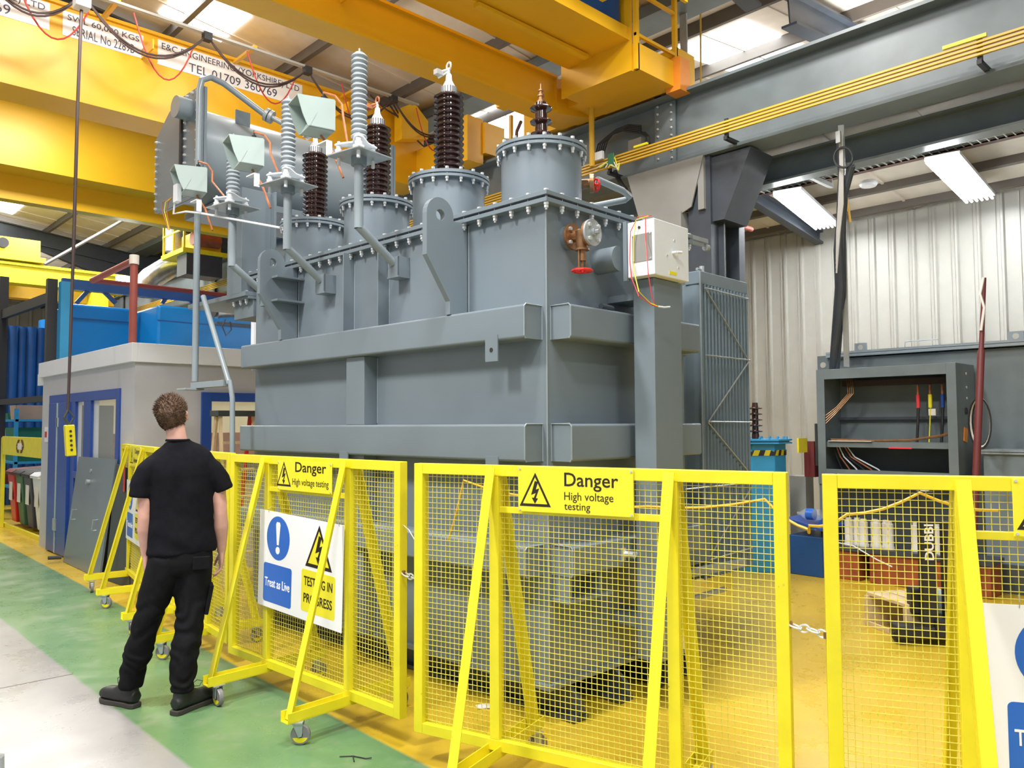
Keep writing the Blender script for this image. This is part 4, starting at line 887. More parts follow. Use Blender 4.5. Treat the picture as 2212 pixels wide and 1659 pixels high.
def ell(mb, c, r, M=None, n=20, m_=12):
    c = Vector(c); vs = []; 
    for i in range(m_+1):
        ph = math.pi*i/m_
        for k in range(n):
            t = 2*math.pi*k/n; v = Vector((r[0]*math.sin(ph)*math.cos(t), r[1]*math.sin(ph)*math.sin(t), r[2]*math.cos(ph)))
            vs.append(c+(M @ v if M else v))
    return mb.add(vs, [(i*n+k, (i+1)*n+k, (i+1)*n+(k+1) % n, i*n+(k+1) % n) for i in range(m_) for k in range(n)])
def melt(mb, name, m, par, vox, smooth=6, disp=None, label=None):
    o = mb.build('tmp', m); md = o.modifiers.new('r', 'REMESH'); md.mode = 'VOXEL'; md.voxel_size = vox
    if smooth: s = o.modifiers.new('s', 'SMOOTH'); s.iterations = smooth; s.factor = .6
    dg = bpy.context.evaluated_depsgraph_get(); me = bpy.data.meshes.new_from_object(o.evaluated_get(dg)); bpy.data.objects.remove(o)
    if disp:
        ns = [v.normal.copy() for v in me.vertices]
        for v, n_ in zip(me.vertices, ns): v.co += n_*disp(v.co)
    for p in me.polygons: p.use_smooth = True
    me.name = name; r = bpy.data.objects.new(name, me); COL.objects.link(r); r.parent = par
    if label: r['label'] = label
    return r
# --- body, one continuous skin
HB = Matrix.Translation((.072, .015, 1.685)) @ Matrix.Rotation(R_(-16), 4, 'Z') @ Matrix.Rotation(R_(-7), 4, 'Y') @ Matrix.Rotation(R_(27), 4, 'X')
mb = MB()
loft(mb, [((.13, 0, .84), .15, .10), ((.13, 0, .95), .155, .105), ((.13, 0, 1.1), .14, .095), ((.125, 0, 1.28), .165, .105), ((.115, .0, 1.40), .18, .10), ((.11, 0, 1.47), .13, .075), ((.105, 0, 1.50), .075, .06)])
loft(mb, [((.108, -.005, 1.46), .075, .065), ((.105, -.005, 1.51), .060, .060), ((.098, .0, 1.56), .054, .058), ((.088, .01, 1.62), .054, .06), ((.078, .012, 1.66), .05, .06)])
ell(mb, HB @ Vector((0, 0, .015)), (.074, .094, .098), HB.to_3x3())
ell(mb, HB @ Vector((0, .022, -.045)), (.060, .072, .072), HB.to_3x3())
ell(mb, HB @ Vector((0, .055, -.085)), (.036, .036, .028), HB.to_3x3())                 # chin
ell(mb, HB @ Vector((0, .098, -.012)), (.012, .020, .026), HB.to_3x3())                 # nose
ell(mb, HB @ Vector((0, .080, .030)), (.052, .018, .012), HB.to_3x3())                  # brow
ell(mb, HB @ Vector((0, .083, -.052)), (.024, .016, .010), HB.to_3x3())                 # mouth
for s in (-1, 1): ell(mb, HB @ Vector((s*.045, .066, -.022)), (.022, .022, .020), HB.to_3x3())
for s in (-1, 1):
    EM = HB.to_3x3() @ Matrix.Rotation(R_(-s*25), 3, 'Z'); ell(mb, HB @ Vector((s*.080, -.004, -.005)), (.007, .018, .033), EM); ell(mb, HB @ Vector((s*.086, -.010, .012)), (.006, .014, .016), EM)
def limb(pts): loft(mb, [(p[0], p[1], p[2] if len(p) > 2 else p[1]) for p in pts], 18)
limb([((-.02, 0, 1.40), .042), ((-.055, 0, 1.30), .048), ((-.064, -.008, 1.18), .041), ((-.066, -.008, 1.10), .037), ((-.066, .008, 1.03), .039), ((-.060, .03, .94), .031), ((-.055, .045, .87), .024, .027)])
limb([((.262, 0, 1.40), .042), ((.322, 0, 1.30), .047), ((.338, -.01, 1.18), .042), ((.346, -.012, 1.11), .038), ((.350, .004, 1.03), .042), ((.356, .028, .94), .033), ((.358, .042, .87), .024, .028)])
for hx_, s in ((-.055, 1), (.358, -1)):      # s: thumb / palm turned towards the thigh
    loft(mb, [((hx_, .042, .885), .022, .028), ((hx_, .048, .85), .018, .036), ((hx_, .055, .81), .016, .040), ((hx_+s*.002, .06, .785), .013, .038)], 16)
    for k, (dy, L) in enumerate(((.030, .070), (.010, .078), (-.010, .072), (-.028, .058))):
        a = Vector((hx_, .058+dy, .79)); b = a+Vector((s*.006, .002, -L*.45)); c = b+Vector((s*.018, .002, -L*.30)); d = c+Vector((s*.020, 0, -L*.14))
        mb.tube([a, b, c, d], [.0085, .0082, .0076, .006], 10); ell(mb, d, (.006, .006, .006), None, 8, 6)
    a = Vector((hx_+s*.008, .075, .845)); b = a+Vector((s*.016, .022, -.030)); c = b+Vector((s*.010, .008, -.032)); mb.tube([a, b, c], [.012, .0095, .0075], 10); ell(mb, c, (.0075,)*3, None, 8, 6)
limb([((.05, 0, .88), .08), ((.0, .01, .68), .068), ((-.04, .03, .50), .052), ((-.085, .07, .33), .05), ((-.12, .11, .16), .035)])
limb([((.21, 0, .88), .08), ((.195, -.01, .68), .07), ((.18, -.03, .48), .055), ((.155, -.07, .3), .052), ((.142, -.09, .16), .036)])
melt(mb, 'body', 'skin', man, .0055, 3)
# --- T-shirt
def nz_(v, s, o=0): return noise.noise(Vector(v)*s+Vector((o, o, o)))
mb = MB()
loft(mb, [((.137, .0, .885), .192, .130), ((.136, 0, .93), .190, .128), ((.132, 0, 1.02), .180, .120), ((.13, 0, 1.12), .178, .118), ((.128, .0, 1.25), .183, .120), ((.124, 0, 1.34), .192, .118), ((.120, 0, 1.40), .196, .108), ((.114, 0, 1.45), .172, .095), ((.109, -.002, 1.492), .130, .080), ((.106, -.004, 1.525), .085, .070), ((.104, -.004, 1.545), .066, .066)], 36)
loft(mb, [((-.01, 0, 1.425), .045, .07), ((-.05, 0, 1.365), .064, .075), ((-.080, 0, 1.30), .066, .072), ((-.090, -.002, 1.215), .064, .070)], 24)
loft(mb, [((.245, 0, 1.42), .045, .07), ((.29, 0, 1.365), .064, .075), ((.335, 0, 1.30), .066, .072), ((.362, -.002, 1.238), .064, .070)], 24)
def dsh(v):
    low = max(0, min(1, (1.12-v.z)/.2)); d = .010*low*math.sin(38*v.z+6*v.x+3*nz_(v, 5))*.5
    d += .009*nz_(v, 6)+.004*nz_(v, 15, 3)
    if v.y < 0: d -= .012*math.exp(-((v.x-.128-.02*math.sin(9*v.z))/.035)**2)*max(0, min(1, (1.45-v.z)/.2))*max(0, min(1, (v.z-1.0)/.1))
    return d
sh = melt(mb, 't_shirt', 'shirt', man, .010, 5, dsh)
MB().lathe([(.067, -.004), (.069, .004), (.064, .010), (.060, .006)], (.104, -.004, 1.542), 32).build('collar', 'shirt', sh, smooth=True)
# --- trousers
mb = MB()
loft(mb, [((.134, 0, .955), .165, .112), ((.134, 0, .90), .175, .122), ((.132, 0, .84), .178, .128), ((.130, 0, .79), .168, .118), ((.13, 0, .77), .15, .10)], 32)
loft(mb, [((.05, .0, .86), .095, .118), ((.03, .0, .76), .098, .112), ((.0, .012, .66), .086, .098), ((-.03, .028, .54), .076, .086), ((-.062, .05, .42), .078, .084), ((-.090, .075, .32), .083, .086), ((-.108, .095, .25), .072, .078), ((-.125, .112, .17), .066, .074), ((-.130, .118, .12), .063, .070)], 26)
loft(mb, [((.215, .0, .86), .095, .118), ((.205, -.0, .76), .102, .112), ((.197, -.012, .66), .098, .098), ((.188, -.03, .54), .084, .088), ((.180, -.045, .44), .080, .086), ((.160, -.065, .32), .082, .088), ((.152, -.078, .24), .078, .082), ((.150, -.092, .17), .072, .078), ((.150, -.098, .115), .068, .074)], 26)
def dtr(v):
    low = max(0, min(1, (.5-v.z)/.3)); d = .008*low*math.sin(62*v.z+16*v.x+9*nz_(v, 7))*.7
    knee = math.exp(-((v.z-.50)/.12)**2); d += .006*knee*math.sin(50*v.z-22*v.x+8*nz_(v, 8))
    return d+.011*nz_((v.x*7, v.y*7, v.z*4), 1)+.006*nz_((v.x*16, v.y*16, v.z*9), 1, 5)
tr = melt(mb, 'trousers', 'trouser', man, .010, 4, dtr)
boxes('back_pocket', [(.19, .285, -.131, -.112, .80, .875)], 'trouser', tr, .006)
mb = MB(Matrix.Translation((.285, -.03, .62)) @ Matrix.Rotation(R_(10), 4, 'Y')); mb.box(-.012, .012, -.06, .06, -.09, .08); mb.build('cargo_pocket', 'trouser', tr, .006)
# --- boots
def boot(hx, hy, ang, lift, label):
    M = Matrix.Translation((hx, hy, 0)) @ Matrix.Rotation(ang, 4, 'Z'); mb = MB(M)      # +y from heel to toe
    R3 = M.to_3x3()
    def e(c, r): ell(mb, c, r, None, 18, 12)
    loft(mb, [((0, .008, .06), .032, .032), ((0, .03, .062), .040, .040), ((0, .10, .066), .043, .046), ((0, .17, .060), .048, .042), ((0, .24, .058), .052, .038), ((0, .285, .052), .043, .030), ((0, .302, .046), .024, .018)], 20)
    loft(mb, [((0, .06, .05), .042, .055), ((0, .062, .10), .040, .052), ((0, .066, .15), .040, .048), ((0, .068, .20), .040, .045)], 20)
    loft(mb, [((0, .10, .10), .034, .03), ((0, .15, .085), .034, .028), ((0, .20, .066), .036, .022)], 16)
    b = melt(mb, 'boot', 'boot', man, .006, 5)
    out = [(.0, 0), (.030, .004), (.040, .03), (.038, .09), (.042, .16), (.052, .22), (.050, .265), (.032, .298), (0, .306)]
    pts = out+[(-x, y) for x, y in reversed(out[1:-1])]
    MB(M).ext([(x, y, 0) for x, y in pts], (0, 0, .028)).build('sole', 'sole', b, .006, smooth=True)
    for k in range(4): z = .075+.018*k; y = .185-.028*k; MB(M).tube([(-.03, y-.006, z-.01), (0, y+.008, z+.012), (.03, y-.006, z-.01)], .0025, 5).build('lace', 'dark', b)
    MB(M).tube([(0, .125, .135), (.01, .165, .155), (.018, .20, .14), (.008, .185, .115), (0, .14, .125)], .0022, 5).build('lace', 'dark', b)
boot(-.085, .075, math.atan2(.19, .235)+0, 0, '')
boot(.098, -.150, -math.atan2(.20, .18)+0, 0, '')
# --- hair: shell plus tufts
mb = MB(HB); n, m_ = 40, 30; vs = []; idx = {}
def hair_r(v):
    return 1
for i in range(m_+1):
    ph = math.pi*i/m_
    for k in range(n):
        t = 2*math.pi*k/n; d = Vector((math.sin(ph)*math.cos(t), math.sin(ph)*math.sin(t), math.cos(ph)))
        top_ = max(0, min(1, (d.z+.1)/.6)); th = 1.03+.10*top_+.07*top_*noise.noise(d*5)+.03*top_*noise.noise(d*14)
        p = Vector((d.x*.077*th, d.y*.097*th, .015+d.z*.100*th))
        if p.z < -.02: p.x *= 1-.9*(-.02-p.z); 
        vs.append(p)
fs = []
for i in range(m_):
    for k in range(n):
        f = (i*n+k, (i+1)*n+k, (i+1)*n+(k+1) % n, i*n+(k+1) % n); c = sum((vs[j] for j in f), Vector())/4
        face = c.y > .055 and c.z < .075; low = c.z < (-.075 if c.y < -.02 else -.02 if c.y < .03 else .03)
        if not face and not low: fs.append(f)
mb.add(vs, fs)
rnd = random.Random(3)
for _ in range(2600):
    ph = math.acos(rnd.uniform(-.75, 1)); t = rnd.uniform(0, 2*math.pi); d = Vector((math.sin(ph)*math.cos(t), math.sin(ph)*math.sin(t), math.cos(ph)))
    p = Vector((d.x*.078, d.y*.098, .015+d.z*.102))
    if (p.y > .055 and p.z < .07) or p.z < -.072 or (p.y > -.02 and p.z < -.02): continue
    top_ = max(0, min(1, (d.z+.05)/.5)); L = .006+.026*top_*rnd.uniform(.5, 1.1)
    flow = Vector((-d.y*.6+rnd.uniform(-.5, .5), d.x*.6+rnd.uniform(-.5, .5), rnd.uniform(-.5, .3))); tip = p*1.04+(d+flow*.8).normalized()*L
    sd = d.cross(flow).normalized()*.0022; md_ = (p+tip)/2+d*.004
    mb.add([p-sd, p+sd, md_+sd*.7, md_-sd*.7, tip], [(0, 1, 2, 3), (3, 2, 4)])
mb.build('hair', 'hair', man)
# short nape and beard shadow
mb = MB(); ell(mb, HB @ Vector((0, .060, -.088)), (.037, .036, .026), HB.to_3x3()); mb.build('beard', 'hair', man, smooth=True)
for s in (-1, 1):
    mb = MB(); ell(mb, HB @ Vector((s*.030, .081, .006)), (.012, .010, .008), HB.to_3x3(), 14, 10); mb.mi = 1; ell(mb, HB @ Vector((s*.031, .0895, .007)), (.0045, .003, .0045), HB.to_3x3(), 10, 8); mb.build('eye', ['white', 'dark'], man, smooth=True)
# ================================================================== left background: site office and plant
of = thing('site_office', 'pale grey prefabricated office cabin with white fascia and blue framed door and windows', 'office cabin', (2.85, 8.72, 0))
OX, OY = 2.85, 8.72
def ob(name, lst, m, par=of, bev=0, label=None): return boxes(name, [(a-OX, b-OX, c-OY, d-OY, e, f) for a, b, c, d, e, f in lst], m, par, bev, label=label)
ob('wall_panel', [(2.85, 2.93, 8.72, 9.14, 0, 2.32), (2.85, 2.93, 9.14, 11.98, 2.04, 2.32), (2.85, 2.93, 11.98, 12.4, 0, 2.32)], 'office')
ob('wall_panel', [(2.93, 3.55, 8.72, 8.80, 0, 2.32), (3.55, 5.2, 8.72, 8.80, 1.999, 2.32), (3.55, 5.2, 8.72, 8.80, 0, 1.0), (5.2, 8.0, 8.72, 8.80, 0, 2.32)], 'office')
ob('wall_panel', [(2.90, 3.0, 12.4, 12.62, 0, 2.22)], 'office'); ob('fascia', [(2.84, 3.0, 12.38, 12.66, 2.20, 2.36)], 'white')
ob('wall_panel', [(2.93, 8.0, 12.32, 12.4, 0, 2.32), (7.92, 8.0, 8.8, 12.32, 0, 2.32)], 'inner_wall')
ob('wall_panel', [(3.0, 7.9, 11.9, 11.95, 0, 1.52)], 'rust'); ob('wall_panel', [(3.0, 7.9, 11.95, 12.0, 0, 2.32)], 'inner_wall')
ob('roof', [(2.86, 8.0, 8.73, 12.4, 2.32, 2.40)], 'white')
ob('fascia', [(2.80, 2.86, 8.67, 12.45, 2.30, 2.50), (2.86, 8.05, 8.67, 8.73, 2.30, 2.50)], 'white', bev=.003)
# door and window wall
fr = [(2.83, 2.90, 9.14, 9.25, 0, 2.04), (2.83, 2.90, 9.25, 11.98, 1.93, 2.04), (2.83, 2.90, 10.15, 10.42, 0, 1.93), (2.83, 2.90, 10.78, 10.98, 0, 1.93), (2.83, 2.90, 11.86, 11.98, 0, 1.93), (2.83, 2.9, 9.25, 10.15, 1.0, 1.08), (2.81, 2.9, 10.42, 10.78, 1.0, 1.08)]
ob('window_frame', fr, 'dblue', bev=.003)
ob('blind', [(2.87, 2.875, 9.98, 10.15, 1.08, 1.93), (2.87, 2.875, 10.65, 10.78, 1.08, 1.93)], 'white')
ob('window_pane', [(2.86, 2.865, 9.25, 10.15, 1.08, 1.93)], 'glass'); ob('window_pane', [(2.86, 2.865, 10.42, 10.78, 1.08, 1.93)], 'glass')
ob('lower_panel', [(2.85, 2.88, 9.25, 10.15, 0, 1.0), (2.85, 2.88, 10.42, 10.78, 0, 1.0)], 'office')
dr = ob('door', [(2.80, 2.85, 10.98, 11.86, .02, 1.93)], 'dblue', bev=.003); ob('door_edge_strip', [(2.79, 2.80, 11.42, 11.45, .02, 1.93)], 'sage', dr); ob('hinge', [(2.785, 2.80, 11.38, 11.50, .30, .45)], 'galv', dr); ob('door_label', [(2.79, 2.80, 11.38, 11.47, 1.62, 1.74)], 'sage', dr)
ob('window_frame', [(3.55, 3.66, 8.69, 8.76, 1.0, 2.0), (3.66, 5.2, 8.69, 8.76, 1.90, 2.0), (3.66, 5.2, 8.69, 8.76, 1.0, 1.06), (5.1, 5.2, 8.69, 8.76, 1.06, 1.9)], 'dblue', bev=.003)
ob('window_pane', [(3.66, 5.1, 8.74, 8.745, 1.06, 1.9)], 'glass')
ob('notice', [(2.835, 2.85, 12.05, 12.2, 1.42, 1.62)], 'sign_white'); ob('notice', [(2.83, 2.835, 12.08, 12.17, 1.48, 1.56)], 'red')
area('office_lamp', (5.3, 10.4, 2.25), (2.5, 1.0), 22, (1, .95, .8))
# things inside the office, seen through its windows
sit(boxes('cupboard', [(3.05, 3.42, 11.25, 11.85, 0, 1.9)], 'grey', None), 'tall grey cupboard inside the office behind the left window', 'cupboard')
sit(boxes('desk', [(4.0, 6.2, 9.6, 10.3, .72, .76), (4.02, 4.06, 9.65, 10.25, 0, .72), (6.1, 6.16, 9.65, 10.25, 0, .72)], 'cream', None), 'cream desk inside the office behind the front window', 'desk')
sit(boxes('monitor', [(4.5, 4.95, 9.9, 9.95, .86, 1.18), (4.68, 4.78, 9.88, 10.0, .76, .86)], 'black', None), 'black monitor on the desk inside the office', 'monitor')
# step ladder
sl = thing('step_ladder', 'wooden step ladder with dark top and red strut standing before the office window', 'step ladder', (0, 0, 0))
A = at(472, 893, 'y', 8.25); B_ = at(545, 893, 'y', 8.25); z = A.z
MB().bar((A.x-.05, 8.25, z), (B_.x+.08, 8.25, z), .22, .06).build('top_step', 'sage_dark', sl, .004)
for x in (A.x, B_.x):
    MB().bar((x, 8.2, z-.03), (x-.1 if x == A.x else x+.1, 7.82, 0), .03, .07).build('front_rail', 'wood', sl); MB().bar((x, 8.3, z-.03), (x-.02, 8.60, 0), .025, .05).build('rear_leg', 'red' if x != A.x else 'wood', sl)
for k in range(5): t = .16+.16*k; zz_ = z*(1-t)-.03; MB().bar((A.x-.1*t, 8.2-.38*t, zz_), (B_.x+.1*t, 8.2-.38*t, zz_), .09, .025).build('tread', 'wood', sl)
# leaning grey metal sheet with two grab handles
sh_ = thing('metal_sheet', 'large grey metal door panel leaning against the office windows', 'metal panel', (0, 0, 0))
P0, P1 = at(136, 1213, 'z', .005), at(214, 1250, 'z', .005); Q0, Q1 = at(170, 986, 'x', 2.80), at(250, 992, 'x', 2.80)
nn = (P1-P0).cross(Q0-P0).normalized(); nn = nn if nn.x < 0 else -nn
MB().ext([P0, P1, Q1, Q0], -nn*.02).build('sheet', 'grey', sh_)
def on(u, v): return (P0.lerp(P1, u)).lerp(Q0.lerp(Q1, u), v)
for u, v in ((.18, .42), (.78, .38)): a, b = on(u, v), on(u, v+.09); MB().tube([a, a+nn*.05, b+nn*.05, b], .006, 6).build('grab_handle', 'galv', sh_)
MB().cyl(on(.42, .78), on(.42, .78)+nn*.04, .028, n=10).cyl(on(.42, .88), on(.42, .88)+nn*.012, .022, n=12).build('lock', 'galv', sh_)
MB().cyl(P0+nn*.02+Vector((0, 0, .05)), P0+nn*.16+Vector((0, 0, .05)), .022, n=12).build('roller', 'dark_steel', sh_)
sit(MB().ext([P1+Vector((.03, -.1, 0)), P1+Vector((.06, -.75, 0)), Q1+Vector((0, -.55, -.1)), Q1+Vector((0, -.02, -.05))], Vector((.015, 0, 0))).build('board', 'sage_dark'), 'dark board leaning behind the grey metal sheet', 'board')

# bins
def bin_(y, body, lid, label, h=.93):
    b = thing('wheelie_bin', label, 'bin', (3.33, y, 0), 0, 'wheelie bins beside the office')
    mb = MB(); w0, w1, d0, d1 = .15, .22, .2, .27
    vs = [(-d0, -w0, .06), (d0, -w0, .06), (d0, w0, .06), (-d0, w0, .06), (-d1, -w1, h-.08), (d1, -w1, h-.08), (d1, w1, h-.08), (-d1, w1, h-.08)]
    mb.add(vs, [(3, 2, 1, 0), (4, 5, 6, 7), (0, 1, 5, 4), (1, 2, 6, 5), (2, 3, 7, 6), (3, 0, 4, 7)]); mb.build('body', body, b, .02)
    MB().box(-.30, .30, -.24, .24, h-.085, h-.05).ext([(-.31, -.24, h-.05), (.30, -.24, h-.05), (.30, -.24, h+.03), (-.24, -.24, h)], (0, .48, 0)).build('lid', lid, b, .01)
    boxes('label', [(-.262, -.255, -.10, .10, .42, .72)], 'paper', b)
    for s in (-1, 1): MB().cyl((.2, s*.19, .09), (.2, s*.23, .09), .09, n=16).build('wheel', 'rubber', b)
bin_(13.60, 'white', 'white', 'white wheelie bin, nearest of the row'); bin_(14.15, 'grey_bin', 'black', 'dark grey wheelie bin with black lid beside the white one')
bin_(14.70, 'green_bin', 'black', 'green wheelie bin with black lid between the grey and red ones'); bin_(15.25, 'red', 'maroon', 'red wheelie bin, farthest of the row')
mb = MB(); mb.bar((2.98, 12.75, .03), (2.98, 15.8, .03), .04, .06).bar((2.98, 12.75, .03), (3.12, 12.66, .03), .04, .06); sit(mb.build('kerb', 'byellow'), 'low yellow kerb in front of the wheelie bins', 'kerb')
sp = thing('sign_stand', 'yellow board with dark chevron arrows on a yellow post in front of the bins', 'sign', (0, 0, 0))
a, b = at(8, 943, 'x', 2.92), at(92, 988, 'x', 2.92)
boxes('board', [(2.90, 2.93, b.y, a.y, 1.18, 1.47)], 'byellow', sp, .003); boxes('post', [(2.90, 2.95, a.y-.02, a.y+.07, 0, 1.45)], 'byellow', sp, .003)
M = frame((2.895, (a.y+b.y)/2, 1.33), (0, -1, 0), (0, 0, 1)); mb = MB(M)
for sx, sy in ((-1, 1), (1, 1), (-1, -1), (1, -1)): mb.ext([(sx*.06, sy*.10, 0), (sx*.16, sy*.10, 0), (sx*.22, sy*.04, 0), (sx*.22, sy*.0, 0), (sx*.14, sy*.03, 0), (sx*.10, sy*.06, 0)] if sx*sy > 0 else [(sx*.02, sy*.10, 0), (sx*.12, sy*.10, 0), (sx*.24, sy*.0, 0), (sx*.16, sy*.0, 0)], (0, 0, .002))
mb.build('arrow', 'maroon', sp); MB(M).box(-.13, .13, -.05, .045, .002, .004).build('notice', 'paper', sp)
sit(boxes('till_box', [(2.86, 2.90, 12.15, 12.35, 1.16, 1.28)], 'black', None), 'small black box on the cabin corner beside the yellow sign', 'box')
# blue shelving with crates
rk = thing('shelf_rack', 'blue steel shelving with green trays behind the bins', 'shelves', (3.8, 17.4, 0))
for x in (-.4, .6):
    for y in (-.8, .9): boxes('upright', [(x-.03, x+.03, y-.03, y+.03, 0, 1.95)], 'tblue', rk)
for z in (.5, .95, 1.35, 1.72): boxes('shelf', [(-.42, .62, -.83, .93, z, z+.04)], 'tblue', rk)
def crate(x, y, z, w, d, h, m, label, group='trays and boxes on the blue shelving'):
    t = thing('crate', label, 'crate', (x, y, z), 0, group); mb = MB()
    mb.box(-w/2, w/2, -d/2, d/2, 0, .01)
    for s in (-1, 1): mb.ext([(s*w/2, -d/2, 0), (s*w/2, d/2, 0), (s*(w/2+.02), d/2+.02, h), (s*(w/2+.02), -d/2-.02, h)], (.008, 0, 0)); mb.ext([(-w/2, s*d/2, 0), (w/2, s*d/2, 0), (w/2+.02, s*(d/2+.02), h), (-w/2-.02, s*(d/2+.02), h)], (0, .008, 0))
    mb.build('tray', m, t)
crate(3.68, 16.95, 1.76, .5, .45, .26, 'card', 'brown cardboard carton on top of the blue shelving'); crate(3.68, 17.70, 1.76, .5, .7, .12, 'green', 'flat green tray on top of the blue shelving')
crate(3.68, 17.10, 1.39, .5, .8, .22, 'green', 'green crate on the upper shelf, nearer the office'); crate(3.68, 17.95, 1.39, .5, .6, .2, 'sign_white', 'white-striped crate on the upper shelf, farther from the office')
crate(3.68, 17.10, .99, .5, .7, .22, 'green', 'green crate on the third shelf behind the sign'); crate(3.68, 17.90, .54, .5, .7, .25, 'rust', 'rusty brown crate on the bottom shelf')

# ---- blue process plant behind the office
bt = thing('blue_oven', 'big bright blue panelled enclosure rising behind the office roof', 'industrial enclosure', (0, 0, 0))
boxes('casing', [(3.56, 4.56, 14.0, 14.8, 0, 3.60)], 'blue', bt, .05); boxes('casing', [(4.56, 8.1, 12.95, 17, 0, 3.56)], 'blue', bt, .05)
boxes('top_band', [(3.55, 4.56, 13.99, 14.0, 3.36, 3.375), (4.55, 8.1, 12.94, 12.95, 3.30, 3.315)], 'blue_deep', bt)
MB().cyl((5.0, 19.6, 0), (5.0, 19.6, 3.95), .6, n=32).build('drum_casing', 'blue', bt, smooth=True)
bc = MB()
for k in range(12): x = 2.5+k*.17; bc.cyl((x, 19.3+.05*(k % 2), 0), (x, 19.3+.05*(k % 2), 3.75), .09, n=10)
sit(bc.build('strip_curtain', 'blue_deep', smooth=True), 'deep blue heavy curtain at the far left behind the black posts', 'curtain')
rf = thing('steel_rack', 'black and blue steel frame standing in front of the blue enclosure at far left', 'frame', (0, 0, 0))
p1_, p2_ = at(110, 700, 'y', 13.85), at(6, 700, 'y', 16.6)
for p, zt in ((p1_, at(110, 603, 'y', 13.85).z), (p2_, at(6, 598, 'y', 16.6).z)): boxes('post', [(p.x-.07, p.x+.07, p.y-.06, p.y+.06, 0, zt)], 'dark', rf)
for z in (at(60, 648, 'y', 14.4).z, at(60, 862, 'y', 14.4).z): MB().bar((p1_.x, p1_.y, z), (p2_.x, p2_.y, z), .08, .16 if z > 3 else .10).build('cross_beam', 'dark', rf)
za = at(300, 640, 'y', 13.7).z; e = at(480, 665, 'y', 13.7)
MB().bar((p1_.x+.1, 13.7, za+.08), (e.x+.4, 13.7, za+.08), .08, .16).build('top_beam', 'blue_deep', rf); boxes('blue_post', [(p1_.x+.07, p1_.x+.2, 13.6, 13.75, 0, za+.1)], 'tblue', rf)
for x0, x1 in ((190, 165), (222, 250), (370, 350), (395, 415)): MB().bar(at(x0, 628, 'y', 13.7), at(x1, 655, 'y', 13.7), .05, .06).build('diagonal', 'blue_deep', rf)
rp_ = thing('red_pipework', 'dark red sprinkler pipe rising from the office roof and running along the frame', 'pipe', (0, 0, 0))
q0, q1, q2, q3 = at(286, 745, 'y', 10.0), at(290, 562, 'y', 10.0), at(200, 606, 'y', 11.5), at(505, 640, 'y', 12.6)
MB().tube([(q0.x, q0.y, 2.41), q1], .045, 12).build('riser', 'pipe_red', rp_, smooth=True); MB().tube([q1, q2], .042, 12).build('branch', 'pipe_red', rp_, smooth=True); MB().tube([q2, q3], .035, 12).build('branch', 'maroon', rp_, smooth=True)
MB().lathe([(.055, -.05), (.055, .06)], q1, 14).build('elbow', 'cream', rp_)
# ducts
dc = thing('air_duct', 'shiny silver spiral air duct high up behind the left end of the transformer', 'duct', (0, 0, 0))
D = 19.0
MB().tube([at(384, 440, 'y', D), at(386, 545, 'y', D)], .30, 20).build('duct', 'duct', dc, smooth=True); MB().tube([at(404, 440, 'y', D+.5), at(402, 590, 'y', D+.5)], .14, 14).build('duct', 'cream', dc, smooth=True)
MB().tube([at(390, 545, 'y', D), at(380, 568, 'y', D), at(325, 602, 'y', D), at(312, 615, 'y', D), at(310, 640, 'y', D)], .26, 20).build('duct', 'duct', dc, smooth=True)
dg = thing('exhaust_duct', 'short horizontal silver duct with dark mouth beside the upper end of the transformer', 'duct', (0, 0, 0))
a, b = at(463, 668, 'y', 11.4), at(508, 660, 'y', 11.4)
MB().tube([a, a.lerp(b, .3), b+Vector((.4, 0, 0))], .14, 20).build('duct', 'duct', dg, smooth=True); MB().cyl(a-Vector((.012, 0, 0)), a, .12, n=20).build('mouth', 'dark', dg)
MB().box(a.x, b.x+.3, 11.3, 11.5, a.z-.22, a.z-.19).build('support', 'dark_steel', dg); MB().tube([at(487, 690, 'y', 11.2), at(480, 705, 'y', 11.2), at(488, 725, 'y', 11.2), at(500, 712, 'y', 11.2), at(497, 695, 'y', 11.2)], .01, 6).build('hose', 'dark', dg)
boxes('motor', [(b.x-.05, b.x+.35, 11.2, 11.5, b.z-.15, b.z+.05)], 'blue_deep', dg)
# yellow crane-access platform
ap = thing('access_platform', 'yellow railed access platform with winch gear far behind the arresters', 'platform', (0, 0, 0))
boxes('deck', [(6.6, 7.6, 17.3, 18.6, 5.42, 5.52)], 'byellow', ap)
mb = MB()
for y in (17.35, 17.95, 18.55): mb.box(6.62, 6.66, y-.02, y+.02, 5.5, 6.5)
for z in (5.95, 6.45): mb.bar((6.64, 17.3, z), (6.64, 18.6, z), .035, .035)
mb.build('railing', 'byellow', ap); boxes('winch', [(6.9, 7.5, 17.4, 18.2, 5.52, 5.95)], 'cyellow', ap, .03); MB().cyl((6.8, 17.3, 5.75), (7.4, 17.3, 5.75), .16, n=18).build('drum', 'rust', ap, smooth=True)
boxes('lower_box', [(6.7, 7.5, 17.35, 17.9, 4.95, 5.42)], 'dark_steel', ap)
sl2 = MB(); a, b = at(130, 545, 'y', 21.5), at(262, 480, 'y', 21.5); a, b = at(96, 571, 'y', 20.5), at(330, 440, 'y', 20.5)
sit(MB().tube([a, b], .038, 8).build('bracing_tube', 'purlin'), 'long diagonal roof bracing tube at the far left under the roof', 'bracing')
a = at(266, 606, 'y', 19.5); sit(boxes('flood_lamp', [(a.x-.16, a.x+.16, 19.4, 19.5, a.z-.13, a.z+.10)], 'tube', None), 'small bright lamp at the end of the far yellow crane', 'lamp')
a = at(553, 700, 'y', 10.6); sit(MB().box(a.x-.05, a.x+.05, 10.55, 10.65, 2.41, a.z+.1).build('striped_post', 'white'), 'slim white post seen just left of the transformer tank, above the office roof', 'post')
